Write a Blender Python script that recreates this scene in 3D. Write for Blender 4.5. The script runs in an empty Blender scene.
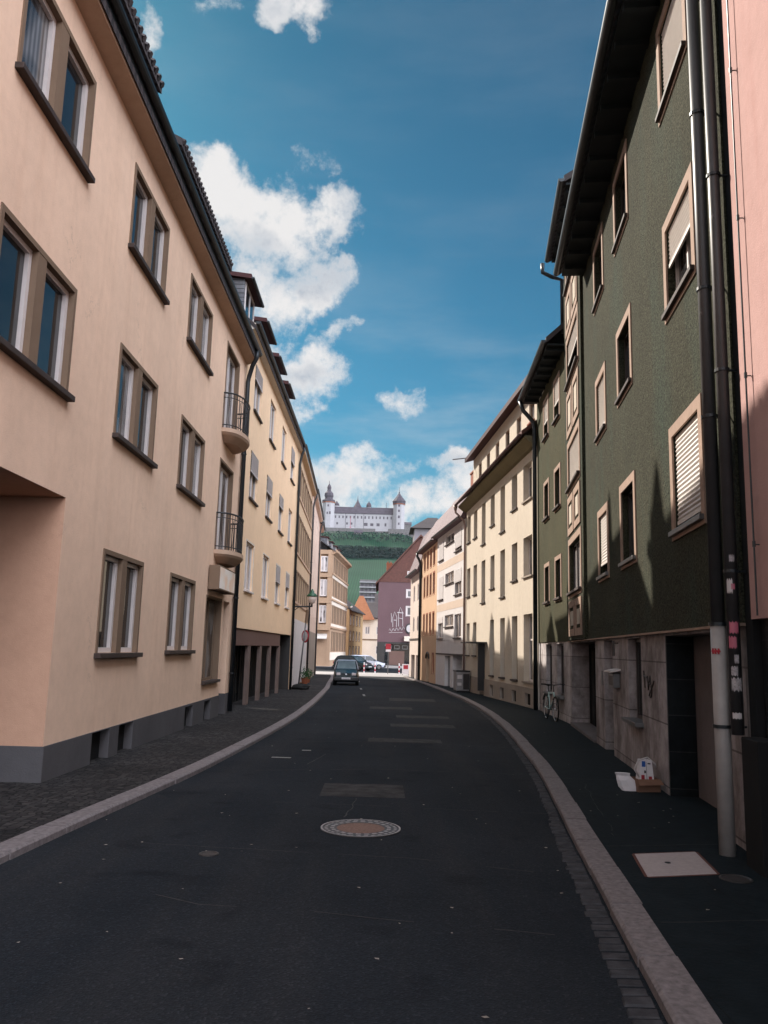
import bpy, bmesh, math, random
from mathutils import Vector, Matrix, noise
random.seed(7)
rad = math.radians
sc = bpy.context.scene
COL = sc.collection
PI = math.pi

def gz(y): return -0.0085*min(max(y, 0), 60)          # the street falls gently away

# ------------------------------------------------------------------ materials
MATS = {}
def nm(name):
    m = bpy.data.materials.new(name); m.use_nodes = True
    nt = m.node_tree; b = nt.nodes['Principled BSDF']
    return m, nt, b
def N(nt, t, **kw):
    n = nt.nodes.new(t)
    for k, v in kw.items(): setattr(n, k, v)
    return n
def L(nt, a, b): nt.links.new(a, b)
def ramp(nt, fac, stops):
    r = N(nt, 'ShaderNodeValToRGB'); L(nt, fac, r.inputs[0])
    e = r.color_ramp.elements
    e[0].position, e[0].color = stops[0][0], (*stops[0][1], 1)
    e[1].position, e[1].color = stops[-1][0], (*stops[-1][1], 1)
    for p, c in stops[1:-1]:
        k = e.new(p); k.color = (*c, 1)
    return r
def noi(nt, vec, scale, detail=4, rough=.6):
    n = N(nt, 'ShaderNodeTexNoise'); n.inputs['Scale'].default_value = scale
    n.inputs['Detail'].default_value = detail; n.inputs['Roughness'].default_value = rough
    L(nt, vec, n.inputs['Vector']); return n
def mixc(nt, fac, a, b, mode='MIX'):
    m = N(nt, 'ShaderNodeMix', data_type='RGBA', blend_type=mode)
    for i, v in ((0, fac), (6, a), (7, b)):
        if hasattr(v, 'links') or hasattr(v, 'is_linked'): L(nt, v, m.inputs[i])
        elif isinstance(v, (int, float)): m.inputs[i].default_value = v
        else: m.inputs[i].default_value = (*v, 1)
    return m.outputs[2]
def bump(nt, b, h, strength, dist):
    u = N(nt, 'ShaderNodeBump'); u.inputs['Strength'].default_value = strength
    u.inputs['Distance'].default_value = dist; L(nt, h, u.inputs['Height']); L(nt, u.outputs[0], b.inputs['Normal'])
def mapping(nt, vec, s):
    m = N(nt, 'ShaderNodeMapping'); m.inputs['Scale'].default_value = s; L(nt, vec, m.inputs[0]); return m.outputs[0]
def wpos(nt): return N(nt, 'ShaderNodeNewGeometry').outputs['Position']

def plain(name, col, rough=.6, metal=0, var=.12, vs=6.0, spec=None, bs=0):
    if spec is None: spec = .5 if rough < .6 else .2
    if name in MATS: return MATS[name]
    m, nt, b = nm(name); p = wpos(nt)
    n = noi(nt, p, vs, 5)
    lo = tuple(c*(1-var) for c in col); hi = tuple(min(1, c*(1+var)) for c in col)
    r = ramp(nt, n.outputs[0], [(.3, lo), (.7, hi)])
    L(nt, r.outputs[0], b.inputs['Base Color'])
    b.inputs['Roughness'].default_value = rough; b.inputs['Metallic'].default_value = metal
    b.inputs['Specular IOR Level'].default_value = spec
    if bs: bump(nt, b, noi(nt, p, 60, 4).outputs[0], bs, .01)
    MATS[name] = m; return m

def stucco(name, col, grain=90, gb=.25, var=.10, streak=.18, stain=(.75, .7, .65), speck=0, patch=.0, pcol=None):
    """painted render: broad tone drift, vertical rain streaks, fine grain relief"""
    m, nt, b = nm(name); p = wpos(nt)
    n1 = noi(nt, p, .55, 5)
    lo = tuple(c*(1-var) for c in col); hi = tuple(min(1, c*(1+var*.7)) for c in col)
    c = ramp(nt, n1.outputs[0], [(.3, lo), (.7, hi)]).outputs[0]
    st = noi(nt, mapping(nt, p, (3.5, 3.5, .22)), 1.0, 6, .65)
    sr = ramp(nt, st.outputs[0], [(.52, (0, 0, 0)), (.8, (1, 1, 1))])
    f = N(nt, 'ShaderNodeMath', operation='MULTIPLY'); L(nt, sr.outputs[0], f.inputs[0]); f.inputs[1].default_value = streak*2
    c = mixc(nt, f.outputs[0], c, tuple(a*s for a, s in zip(col, stain)))
    if patch:
        pn = noi(nt, mapping(nt, p, (1.2, 1.2, .35)), 1.0, 4, .5)
        pr = ramp(nt, pn.outputs[0], [(.5, (0, 0, 0)), (.75, (1, 1, 1))])
        f2 = N(nt, 'ShaderNodeMath', operation='MULTIPLY'); L(nt, pr.outputs[0], f2.inputs[0]); f2.inputs[1].default_value = patch
        c = mixc(nt, f2.outputs[0], c, pcol)
    vc = N(nt, 'ShaderNodeTexVoronoi'); vc.feature = 'DISTANCE_TO_EDGE'; vc.inputs['Scale'].default_value = .45
    wv_ = noi(nt, p, 2.2, 5, .7); ad_ = N(nt, 'ShaderNodeVectorMath', operation='MULTIPLY_ADD'); L(nt, wv_.outputs['Color'], ad_.inputs[0]); ad_.inputs[1].default_value = (.9, .9, .9); L(nt, p, ad_.inputs[2]); L(nt, ad_.outputs[0], vc.inputs['Vector'])
    ck = ramp(nt, vc.outputs['Distance'], [(.0, (1, 1, 1)), (.006, (0, 0, 0))]); cm = ramp(nt, noi(nt, p, .8, 3).outputs[0], [(.55, (0, 0, 0)), (.66, (.38, .38, .38))])
    c = mixc(nt, mixc(nt, 1.0, ck.outputs[0], cm.outputs[0], 'MULTIPLY'), c, tuple(a*.45 for a in col))
    bs_ = ramp(nt, noi(nt, p, 5.5, 8, .75).outputs[0], [(.34, (.95, .945, .94)), (.60, (1.02, 1.02, 1.02))]); c = mixc(nt, 1.0, c, bs_.outputs[0], 'MULTIPLY')
    fine = noi(nt, p, grain, 3, .7)
    if speck:
        sp = ramp(nt, fine.outputs[0], [(.3, (1-speck,)*3), (.7, (1+speck,)*3)])
        c = mixc(nt, 1.0, c, sp.outputs[0], 'MULTIPLY')
    L(nt, c, b.inputs['Base Color']); b.inputs['Roughness'].default_value = .92
    b.inputs['Specular IOR Level'].default_value = .08
    n2 = noi(nt, p, 9, 4)
    ad = N(nt, 'ShaderNodeMath', operation='ADD'); L(nt, fine.outputs[0], ad.inputs[0]); L(nt, n2.outputs[0], ad.inputs[1])
    bump(nt, b, ad.outputs[0], gb, .02)
    MATS[name] = m; return m

def tiles(name, c1, c2, axis='Y'):
    m, nt, b = nm(name); p = wpos(nt)
    w = N(nt, 'ShaderNodeTexWave', wave_type='BANDS', bands_direction=axis, wave_profile='SIN')
    w.inputs['Scale'].default_value = 1.5; w.inputs['Distortion'].default_value = .3
    L(nt, p, w.inputs[0])
    w2 = N(nt, 'ShaderNodeTexWave', wave_type='BANDS', bands_direction='Z', wave_profile='SAW')
    w2.inputs['Scale'].default_value = 1.3; L(nt, p, w2.inputs[0])
    n = noi(nt, p, 3, 5, .7)
    c = ramp(nt, n.outputs[0], [(.3, c1), (.7, c2)]).outputs[0]
    L(nt, c, b.inputs['Base Color']); b.inputs['Roughness'].default_value = .75
    ad = N(nt, 'ShaderNodeMath', operation='ADD'); L(nt, w.outputs[0], ad.inputs[0]); L(nt, w2.outputs[0], ad.inputs[1])
    bump(nt, b, ad.outputs[0], .7, .05)
    MATS[name] = m; return m

def glass(name, base, rough=.04, ior=1.5):
    m, nt, b = nm(name); p = wpos(nt)
    n = noi(nt, p, 1.3, 3)
    r = ramp(nt, n.outputs[0], [(.35, tuple(c*.55 for c in base)), (.7, base)])
    L(nt, r.outputs[0], b.inputs['Base Color'])
    b.inputs['Roughness'].default_value = rough; b.inputs['IOR'].default_value = ior
    b.inputs['Specular IOR Level'].default_value = .6
    bump(nt, b, noi(nt, p, 1.1, 2).outputs[0], .05, .02)
    MATS[name] = m; return m

def curtain_glass(name, base, rough=.1):
    m, nt, b = nm(name); p = wpos(nt)
    w = N(nt, 'ShaderNodeTexWave', wave_type='BANDS', bands_direction='Y'); w.inputs['Scale'].default_value = 3.2; w.inputs['Distortion'].default_value = 2.2; w.inputs['Detail'].default_value = 2; w.inputs['Detail Scale'].default_value = .6
    L(nt, mapping(nt, p, (1, 1, .12)), w.inputs[0])
    n = noi(nt, mapping(nt, p, (.9, .9, .5)), 1.4, 2)
    r = ramp(nt, w.outputs[0], [(.1, tuple(c*.55 for c in base)), (.9, base)])
    g = ramp(nt, n.outputs[0], [(.42, (.12, .12, .13)), (.52, (1, 1, 1))])
    c = mixc(nt, 1.0, r.outputs[0], g.outputs[0], 'MULTIPLY')
    L(nt, c, b.inputs['Base Color']); b.inputs['Roughness'].default_value = rough; b.inputs['Specular IOR Level'].default_value = .6
    bump(nt, b, noi(nt, p, 1.1, 2).outputs[0], .05, .02); return m
def asphalt():
    m, nt, b = nm('asphalt'); p = wpos(nt)
    big = noi(nt, p, .35, 5, .6)
    c = ramp(nt, big.outputs[0], [(.3, (.0115, .0145, .0185)), (.7, (.022, .0255, .031))]).outputs[0]
    lane = noi(nt, mapping(nt, p, (1.6, .10, 1)), 1.0, 4, .6)
    lr = ramp(nt, lane.outputs[0], [(.45, (0, 0, 0)), (.75, (1, 1, 1))])
    f = N(nt, 'ShaderNodeMath', operation='MULTIPLY'); L(nt, lr.outputs[0], f.inputs[0]); f.inputs[1].default_value = .65
    c = mixc(nt, f.outputs[0], c, (.030, .030, .032))
    v = N(nt, 'ShaderNodeTexVoronoi'); v.inputs['Scale'].default_value = 75; L(nt, p, v.inputs['Vector'])
    wn = N(nt, 'ShaderNodeTexWhiteNoise'); L(nt, v.outputs['Color'], wn.inputs[0])
    sr = ramp(nt, wn.outputs['Value'], [(.0, (.75,)*3), (.9, (1.12,)*3), (.97, (1.6, 1.58, 1.55))])
    c = mixc(nt, 1.0, c, sr.outputs[0], 'MULTIPLY')
    # blotches of oil and small repairs
    bl = noi(nt, p, 1.7, 3, .5)
    br = ramp(nt, bl.outputs[0], [(.60, (1, 1, 1)), (.70, (.72, .72, .74))])
    c = mixc(nt, 1.0, c, br.outputs[0], 'MULTIPLY')
    L(nt, c, b.inputs['Base Color']); b.inputs['Roughness'].default_value = .88
    b.inputs['Specular IOR Level'].default_value = .10
    ad = N(nt, 'ShaderNodeMath', operation='ADD'); L(nt, v.outputs['Distance'], ad.inputs[0]); L(nt, noi(nt, p, 18, 5).outputs[0], ad.inputs[1])
    bump(nt, b, ad.outputs[0], .3, .012)
    return m
def blocks(name, ca, cb, joint, sx, sy, mortar=.03, rough=.8, off=.5, bstr=.6, scale=1.0, rot=0, wall=False):
    """brick texture used for paving setts, ashlar and tiles (world position)"""
    m, nt, b = nm(name); p = wpos(nt)
    if wall:
        sep = N(nt, 'ShaderNodeSeparateXYZ'); L(nt, p, sep.inputs[0]); cb_ = N(nt, 'ShaderNodeCombineXYZ')
        L(nt, sep.outputs[1], cb_.inputs[0]); L(nt, sep.outputs[2], cb_.inputs[1]); p2 = cb_.outputs[0]
    else: p2 = p
    mp = N(nt, 'ShaderNodeMapping'); mp.inputs['Rotation'].default_value = (0, 0, rot); L(nt, p2, mp.inputs[0])
    k = N(nt, 'ShaderNodeTexBrick'); L(nt, mp.outputs[0], k.inputs['Vector'])
    k.inputs['Color1'].default_value = (*ca, 1); k.inputs['Color2'].default_value = (*cb, 1); k.inputs['Mortar'].default_value = (*joint, 1)
    k.inputs['Scale'].default_value = scale; k.inputs['Mortar Size'].default_value = mortar
    k.inputs['Brick Width'].default_value = sx; k.inputs['Row Height'].default_value = sy; k.offset = off
    n = noi(nt, p, 6, 5, .65)
    r = ramp(nt, n.outputs[0], [(.25, (.62,)*3), (.75, (1.25,)*3)])
    if wall: n2_ = noi(nt, mapping(nt, p, (1.3, 1.3, .8)), 1.1, 6, .7); r2_ = ramp(nt, n2_.outputs[0], [(.36, (.45, .42, .40)), (.60, (1.05,)*3)]); r = N(nt, 'ShaderNodeMix', data_type='RGBA', blend_type='MULTIPLY'); r.inputs[0].default_value = 1; L(nt, r2_.outputs[0], r.inputs[6]); n = noi(nt, p, 6, 5, .65); r3_ = ramp(nt, n.outputs[0], [(.25, (.7,)*3), (.75, (1.2,)*3)]); L(nt, r3_.outputs[0], r.inputs[7])
    c = mixc(nt, 1.0, k.outputs[0], r.outputs[2] if wall else r.outputs[0], 'MULTIPLY')
    L(nt, c, b.inputs['Base Color']); b.inputs['Roughness'].default_value = rough; b.inputs['Specular IOR Level'].default_value = .12
    inv = N(nt, 'ShaderNodeMath', operation='SUBTRACT'); inv.inputs[0].default_value = 1; L(nt, k.outputs['Fac'], inv.inputs[1])
    ad = N(nt, 'ShaderNodeMath', operation='ADD'); L(nt, inv.outputs[0], ad.inputs[0]); L(nt, noi(nt, p, 30, 4).outputs[0], ad.inputs[1])
    bump(nt, b, ad.outputs[0], bstr, .012)
    MATS[name] = m; return m

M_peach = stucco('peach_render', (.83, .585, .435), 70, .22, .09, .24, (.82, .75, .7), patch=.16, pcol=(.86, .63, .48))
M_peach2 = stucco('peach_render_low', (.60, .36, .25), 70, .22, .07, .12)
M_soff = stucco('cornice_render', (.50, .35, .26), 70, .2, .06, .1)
M_yel = stucco('yellow_render', (.86, .62, .42), 70, .18, .05, .10)
M_tan = stucco('tan_render', (.60, .44, .30), 70, .2, .06, .10)
M_pale = stucco('pale_pink_render', (.72, .56, .47), 70, .2, .06, .10)
M_rose = stucco('rose_render', (.60, .41, .34), 70, .2, .06, .10)
M_green = stucco('green_roughcast', (.046, .046, .031), 38, .9, .16, .14, (.72, .78, .8), speck=.8, patch=.5, pcol=(.036, .058, .046))
M_green2 = stucco('green_roughcast_far', (.064, .061, .036), 38, .9, .14, .12, (.72, .78, .8), speck=.4, patch=.30, pcol=(.040, .066, .042))
M_pinkw = stucco('pink_render', (.46, .295, .275), 60, .3, .08, .25, (.86, .72, .70))
M_cream = stucco('cream_render', (.56, .495, .415), 60, .22, .06, .16, (.80, .76, .72))
M_creamb = stucco('cream_plinth', (.34, .29, .25), 60, .3, .12, .25)
M_white = stucco('white_render', (.62, .59, .59), 60, .2, .05, .10)
M_beige = stucco('beige_band', (.58, .47, .39), 60, .2, .05, .10)
M_salm = stucco('salmon_render', (.58, .40, .27), 60, .2, .06, .14)
M_pearl = stucco('pearl_render', (.60, .51, .46), 60, .2, .06, .12)
M_mauve = stucco('mauve_render', (.145, .090, .098), 60, .2, .06, .06)
M_ochre = stucco('ochre_stone', (.40, .27, .185), 40, .3, .12, .15)
M_ivory = stucco('ivory_render', (.70, .61, .52), 40, .2, .06, .1)
M_gold = stucco('golden_render', (.50, .33, .18), 40, .2, .06, .1)
M_castle = stucco('castle_render', (.36, .345, .36), 3, .1, .08, .12)
M_rock = stucco('castle_stone', (.15, .14, .14), 3, .3, .25, .25)
M_taupe = stucco('taupe_surround', (.205, .142, .100), 70, .15, .08, .1)
M_sand = plain('sandstone_surround', (.31, .215, .165), .8, bs=.3)
M_brown = stucco('brown_panel', (.16, .10, .085), 60, .2, .06, .1)
M_plinth = stucco('grey_plinth', (.105, .10, .105), 50, .3, .15, .2)
M_dsill = plain('dark_sill', (.055, .04, .035), .6)
M_wframe = plain('white_frame', (.62, .56, .54), .45, var=.05)
M_dframe = plain('dark_frame', (.035, .025, .022), .4)
M_redfr = plain('red_brown_frame', (.26, .085, .045), .6)
M_glass = glass('window_glass', (.020, .022, .025))
M_glassb = curtain_glass('window_glass_curtain', (.22, .21, .21), .08)
M_glassk = curtain_glass('window_glass_pale', (.45, .42, .42), .12)
M_shut = plain('roller_shutter_slats', (.56, .51, .47), .55, var=.05)
M_shut3 = plain('white_boards', (.62, .58, .58), .6, var=.06)
M_ivory2 = stucco('panel_inlay', (.50, .44, .37), 40, .2, .06, .1)
M_shut2 = plain('grey_roller_shutter', (.50, .46, .46), .55, var=.05)
M_black = plain('black_metal', (.012, .012, .014), .45)
M_gutter = plain('dark_gutter_metal', (.018, .022, .026), .4, .3)
M_zinc = plain('zinc_pipe', (.14, .135, .135), .45, .4)
M_tealpipe = plain('teal_pipe', (.05, .048, .05), .45, .2)
M_wpipe = plain('white_pipe_base', (.30, .275, .265), .5, bs=.2)
M_dwood = plain('dark_soffit_boards', (.012, .016, .018), .7)
M_tile = tiles('dark_tiles', (.030, .024, .026), (.055, .04, .04))
M_tiler = tiles('red_tiles', (.09, .035, .028), (.15, .06, .045))
M_tileo = tiles('orange_tiles', (.42, .17, .085), (.52, .23, .12), 'X')
M_tilem = tiles('mauve_tiles', (.115, .07, .083), (.17, .11, .12))
M_slate = blocks('slate_cheeks', (.13, .13, .145), (.20, .20, .215), (.03, .03, .035), .22, .14, .012, rough=.6, wall=True)
M_ridge = plain('dark_red_fascia', (.055, .018, .018), .6)
M_ashlar = blocks('ashlar_base', (.30, .27, .27), (.42, .38, .385), (.17, .15, .15), 1.25, .78, .010, .8, .5, .35, wall=True)
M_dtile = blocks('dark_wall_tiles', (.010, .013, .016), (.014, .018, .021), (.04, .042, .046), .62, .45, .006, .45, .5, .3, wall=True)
M_concrete = stucco('concrete', (.15, .13, .13), 40, .4, .2, .25)
M_dark = plain('dark_interior', (.012, .012, .013), .9)
M_door = plain('dark_door', (.022, .018, .017), .5)
M_wood = plain('brown_door', (.12, .06, .035), .6)
M_asph = asphalt()
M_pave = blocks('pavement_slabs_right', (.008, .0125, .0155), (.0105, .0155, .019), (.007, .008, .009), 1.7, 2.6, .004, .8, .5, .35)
def setts():
    m, nt, b = nm('pavement_setts'); p = wpos(nt)
    mp = mapping(nt, p, (1, 1, .0))
    v = N(nt, 'ShaderNodeTexVoronoi'); v.feature = 'DISTANCE_TO_EDGE'; v.inputs['Scale'].default_value = 11; v.inputs['Randomness'].default_value = .55; L(nt, mp, v.inputs['Vector'])
    v2 = N(nt, 'ShaderNodeTexVoronoi'); v2.inputs['Scale'].default_value = 11; v2.inputs['Randomness'].default_value = .55; L(nt, mp, v2.inputs['Vector'])
    wn = N(nt, 'ShaderNodeTexWhiteNoise'); L(nt, v2.outputs['Color'], wn.inputs[0])
    c = ramp(nt, wn.outputs['Value'], [(0, (.022, .021, .022)), (1, (.055, .050, .049))]).outputs[0]
    big = ramp(nt, noi(nt, p, .7, 5, .6).outputs[0], [(.3, (.65,)*3), (.7, (1.3,)*3)]); c = mixc(nt, 1.0, c, big.outputs[0], 'MULTIPLY')
    e = ramp(nt, v.outputs['Distance'], [(.03, (0, 0, 0)), (.10, (1, 1, 1))]); c = mixc(nt, e.outputs[0], (.010, .010, .010), c)
    L(nt, c, b.inputs['Base Color']); b.inputs['Roughness'].default_value = .9; b.inputs['Specular IOR Level'].default_value = .15
    bump(nt, b, e.outputs[0], .6, .012); return m
M_setts = setts()
M_setts_old = blocks('pavement_setts_old', (.028, .025, .025), (.046, .040, .039), (.012, .011, .011), .115, .105, .012, .85, .5, 1.0, rot=.2)
M_gset = blocks('gutter_setts', (.060, .060, .066), (.10, .095, .10), (.018, .017, .017), .30, .13, .016, .8, .0, 1.0)
M_kerb = plain('granite_kerb', (.19, .165, .165), .85, var=.32, vs=22, bs=.4)
M_seal = plain('bitumen_seam', (.014, .014, .015), .5)
M_seaml = plain('pale_seam', (.05, .048, .047), .85, var=.5, vs=9)
M_line = plain('road_paint', (.22, .21, .20), .7, var=.25, vs=14)
M_iron = plain('cast_iron', (.06, .052, .05), .5, .5, var=.3, vs=60)
M_rust = plain('manhole_infill', (.20, .125, .10), .85, var=.3, vs=40, bs=.5)
M_cov = plain('pale_cover_plate', (.42, .36, .35), .7, var=.1, vs=30, bs=.3)
M_card = plain('cardboard', (.20, .11, .075), .85)
M_paper = plain('white_paper', (.70, .66, .68), .7, var=.05)
M_red = plain('red_print', (.36, .035, .05), .6)
M_pinks = plain('pink_sticker', (.42, .10, .15), .5)
M_blue = plain('blue_print', (.03, .10, .35), .6)
M_yell = plain('yellow_frame', (.62, .36, .05), .5)
M_lgreen = plain('lamp_green', (.012, .07, .035), .4)
M_globe = plain('frosted_lamp_glass', (.62, .52, .48), .3, var=.05)
M_leaf = plain('plant_leaves', (.03, .075, .025), .6, var=.5, vs=30)
M_carg = plain('car_paint_green', (.010, .020, .022), .22, .2, var=.05, spec=.6)
M_cars = plain('car_paint_silver', (.36, .37, .42), .3, .5, var=.05)
M_carw = plain('car_paint_white', (.60, .58, .60), .3, var=.05)
M_screen = glass('windscreen', (.07, .085, .09), .10)
M_rubber = plain('rubber', (.014, .014, .014), .8)
M_chrome = plain('chrome', (.55, .55, .56), .2, .9, var=.03)
M_hl = plain('headlight_lens', (.55, .46, .46), .15, var=.05)
M_ground = plain('ground_earth', (.05, .055, .035), .95, var=.3, vs=.05)
M_bin = plain('bin_shell', (.22, .21, .215), .5)
M_grass = None

# ------------------------------------------------------------------ mesh helpers
class Fr:
    """a facade frame: s along the wall, d into the building, z up"""
    def __init__(s, a, b, side):
        s.a = Vector((a[0], a[1], 0)); v = Vector((b[0]-a[0], b[1]-a[1], 0)); s.len = v.length; s.e = v.normalized()
        s.n = Vector((s.e.y, -s.e.x, 0))*side            # side=+1: inward is to the right of a->b
    def p(s, q, d, z): return s.a+s.e*q+s.n*d+Vector((0, 0, z))
    def at(s, q): return s.a+s.e*q

class MB:
    def __init__(s, F=None): s.v = []; s.f = []; s.F = F; s.mi = []; s.m = 0
    def P(s, a, b, c): return s.F.p(a, b, c) if s.F else Vector((a, b, c))
    def quad(s, pts, raw=False):
        i = len(s.v); s.v += [Vector(p) if raw else s.P(*p) for p in pts]; s.f.append(tuple(range(i, i+len(pts)))); s.mi.append(s.m)
    def box(s, a0, a1, b0, b1, c0, c1):
        c = [(x, y, z) for x in (a0, a1) for y in (b0, b1) for z in (c0, c1)]
        i = len(s.v); s.v += [s.P(*p) for p in c]
        for q in ((0, 1, 3, 2), (4, 6, 7, 5), (0, 4, 5, 1), (2, 3, 7, 6), (0, 2, 6, 4), (1, 5, 7, 3)):
            s.f.append(tuple(i+k for k in q)); s.mi.append(s.m)
        return s
    def ring(s, a0, a1, c0, c1, w, b0, b1, wb=None):
        """rectangular frame lying in the wall plane"""
        wb = w if wb is None else wb
        s.box(a0, a0+w, b0, b1, c0, c1); s.box(a1-w, a1, b0, b1, c0, c1)
        s.box(a0+w, a1-w, b0, b1, c1-w, c1)
        if wb > 0: s.box(a0+w, a1-w, b0, b1, c0, c0+wb)
        return s
    def prism(s, poly, s0, s1):
        """polygon in (d,z) swept along s"""
        n = len(poly); i = len(s.v)
        s.v += [s.P(s0, d, z) for d, z in poly]+[s.P(s1, d, z) for d, z in poly]
        s.f.append(tuple(range(i, i+n))); s.mi.append(s.m); s.f.append(tuple(range(i+2*n-1, i+n-1, -1))); s.mi.append(s.m)
        for k in range(n):
            s.f.append((i+k, i+(k+1) % n, i+n+(k+1) % n, i+n+k)); s.mi.append(s.m)
        return s
    def extr(s, poly, z0, z1):
        """polygon in world xy swept up"""
        n = len(poly); i = len(s.v)
        s.v += [Vector((x, y, z0)) for x, y in poly]+[Vector((x, y, z1)) for x, y in poly]
        s.f.append(tuple(range(i+n-1, i-1, -1))); s.f.append(tuple(range(i+n, i+2*n))); s.mi += [s.m]*2
        for k in range(n):
            s.f.append((i+k, i+(k+1) % n, i+n+(k+1) % n, i+n+k)); s.mi.append(s.m)
        return s
    def tube(s, pts, r, seg=10, caps=True, r2=None):
        pts = [Vector(p) for p in pts]; n = len(pts); base = len(s.v)
        up = Vector((0, 0, 1)); prev = None
        for k, p in enumerate(pts):
            t = (pts[min(k+1, n-1)]-pts[max(k-1, 0)]).normalized()
            if prev is None:
                a = t.cross(up); a = a if a.length > 1e-3 else t.cross(Vector((1, 0, 0)))
                a.normalize()
            else:
                a = (prev-t*prev.dot(t)).normalized()
            prev = a; bb = t.cross(a)
            rr = r if r2 is None else r+(r2-r)*k/(n-1)
            for j in range(seg):
                an = 2*PI*j/seg; s.v.append(p+a*math.cos(an)*rr+bb*math.sin(an)*rr)
        for k in range(n-1):
            for j in range(seg):
                s.f.append((base+k*seg+j, base+k*seg+(j+1) % seg, base+(k+1)*seg+(j+1) % seg, base+(k+1)*seg+j)); s.mi.append(s.m)
        if caps:
            s.f.append(tuple(base+j for j in range(seg-1, -1, -1))); s.f.append(tuple(base+(n-1)*seg+j for j in range(seg))); s.mi += [s.m]*2
        return s
    def lathe(s, c, prof, seg=20, sx=1, sy=1):
        c = Vector(c); base = len(s.v)
        for r, z in prof:
            for j in range(seg):
                an = 2*PI*j/seg; s.v.append(c+Vector((r*math.cos(an)*sx, r*math.sin(an)*sy, z)))
        for k in range(len(prof)-1):
            for j in range(seg):
                s.f.append((base+k*seg+j, base+k*seg+(j+1) % seg, base+(k+1)*seg+(j+1) % seg, base+(k+1)*seg+j)); s.mi.append(s.m)
        s.f.append(tuple(base+j for j in range(seg-1, -1, -1))); s.f.append(tuple(base+(len(prof)-1)*seg+j for j in range(seg))); s.mi += [s.m]*2
        return s
    def build(s, name, mat, parent=None, label=None, smooth=False, bevel=0):
        me = bpy.data.meshes.new(name); off = Vector((0, 0, 0))
        if parent is not None:
            q = parent
            while q is not None: off += q.location; q = q.parent
        else:
            if s.v:
                off = sum(s.v, Vector())/len(s.v); off.z = min(v.z for v in s.v)
        me.from_pydata([v-off for v in s.v], [], s.f)
        mats = mat if isinstance(mat, (list, tuple)) else [mat]
        for m in mats: me.materials.append(m)
        for i, pl in enumerate(me.polygons): pl.material_index = s.mi[i]; pl.use_smooth = smooth
        bm = bmesh.new(); bm.from_mesh(me); bmesh.ops.recalc_face_normals(bm, faces=bm.faces); bm.to_mesh(me); bm.free()
        o = bpy.data.objects.new(name, me); COL.objects.link(o)
        if parent is not None: o.parent = parent
        else: o.location = off
        if label: o['label'] = label
        if bevel:
            md = o.modifiers.new('bevel', 'BEVEL'); md.width = bevel; md.segments = 2; md.limit_method = 'ANGLE'
        return o
def thing(name, loc, label, cat, group=None):
    o = bpy.data.objects.new(name, None); COL.objects.link(o); o.location = loc; o.empty_display_size = .3
    o['label'] = label; o['category'] = cat
    if group: o['group'] = group
    return o
def tag(o, label, cat, group=None):
    o['label'] = label; o['category'] = cat
    if group: o['group'] = group
    return o
def struct(o): o['kind'] = 'structure'; return o
def copy_tree(o, parent=None):
    c = o.copy(); COL.objects.link(c)
    if parent is not None: c.parent = parent
    for ch in [x for x in CH.get(o.name, [])]: copy_tree(ch, c)
    return c
CH = {}
def index_children():
    CH.clear()
    for o in bpy.data.objects:
        if o.parent: CH.setdefault(o.parent.name, []).append(o)

# ------------------------------------------------------------------ building parts
def wall_grid(mb, s0, s1, z0, z1, holes, r=.22, d=0):
    """front wall with openings (s0,s1,z0,z1[,reveal]) and their reveals"""
    ss = sorted({s0, s1, *[h[0] for h in holes], *[h[1] for h in holes]})
    zs = sorted({z0, z1, *[h[2] for h in holes], *[h[3] for h in holes]})
    ss = [q for q in ss if s0-1e-6 <= q <= s1+1e-6]; zs = [q for q in zs if z0-1e-6 <= q <= z1+1e-6]
    for a, b in zip(ss, ss[1:]):
        run = None
        for c, e in zip(zs, zs[1:]):
            m1, m2 = (a+b)/2, (c+e)/2
            inside = any(h[0] < m1 < h[1] and h[2] < m2 < h[3] for h in holes)
            if not inside: mb.quad([(a, d, c), (b, d, c), (b, d, e), (a, d, e)])
    for h in holes:
        a, b, c, e = h[:4]; rr = h[4] if len(h) > 4 else r
        c2 = max(c, z0); e2 = min(e, z1)
        mb.quad([(a, d, c2), (a, d+rr, c2), (a, d+rr, e2), (a, d, e2)])
        mb.quad([(b, d, c2), (b, d, e2), (b, d+rr, e2), (b, d+rr, c2)])
        if e < z1: mb.quad([(a, d, e2), (a, d+rr, e2), (b, d+rr, e2), (b, d, e2)])
        if c > z0: mb.quad([(a, d, c2), (b, d, c2), (b, d+rr, c2), (a, d+rr, c2)])

def shell(mb, F, D, z0, z1, gable=0, s0=0, s1=None):
    """side and back walls, with gables"""
    s1 = F.len if s1 is None else s1
    for q in (s0, s1):
        pts = [(q, 0, z0), (q, D, z0), (q, D, z1)]
        if gable: pts.append((q, D/2, z1+gable))
        pts.append((q, 0, z1)); mb.quad(pts)
    mb.quad([(s0, D, z0), (s1, D, z0), (s1, D, z1), (s0, D, z1)])

def gable_roof(root, F, D, z, rise, ov, mat, s0=0, s1=None, so=.12, th=.14, name='roof'):
    s1 = F.len if s1 is None else s1; h = D/2; k = rise/h
    mb = MB(F); e0 = z-k*ov
    mb.prism([(-ov, e0), (h, z+rise), (D+ov, e0), (D+ov, e0+th), (h, z+rise+th*1.2), (-ov, e0+th)], s0-so, s1+so)
    return mb.build(name, mat, root)

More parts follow.
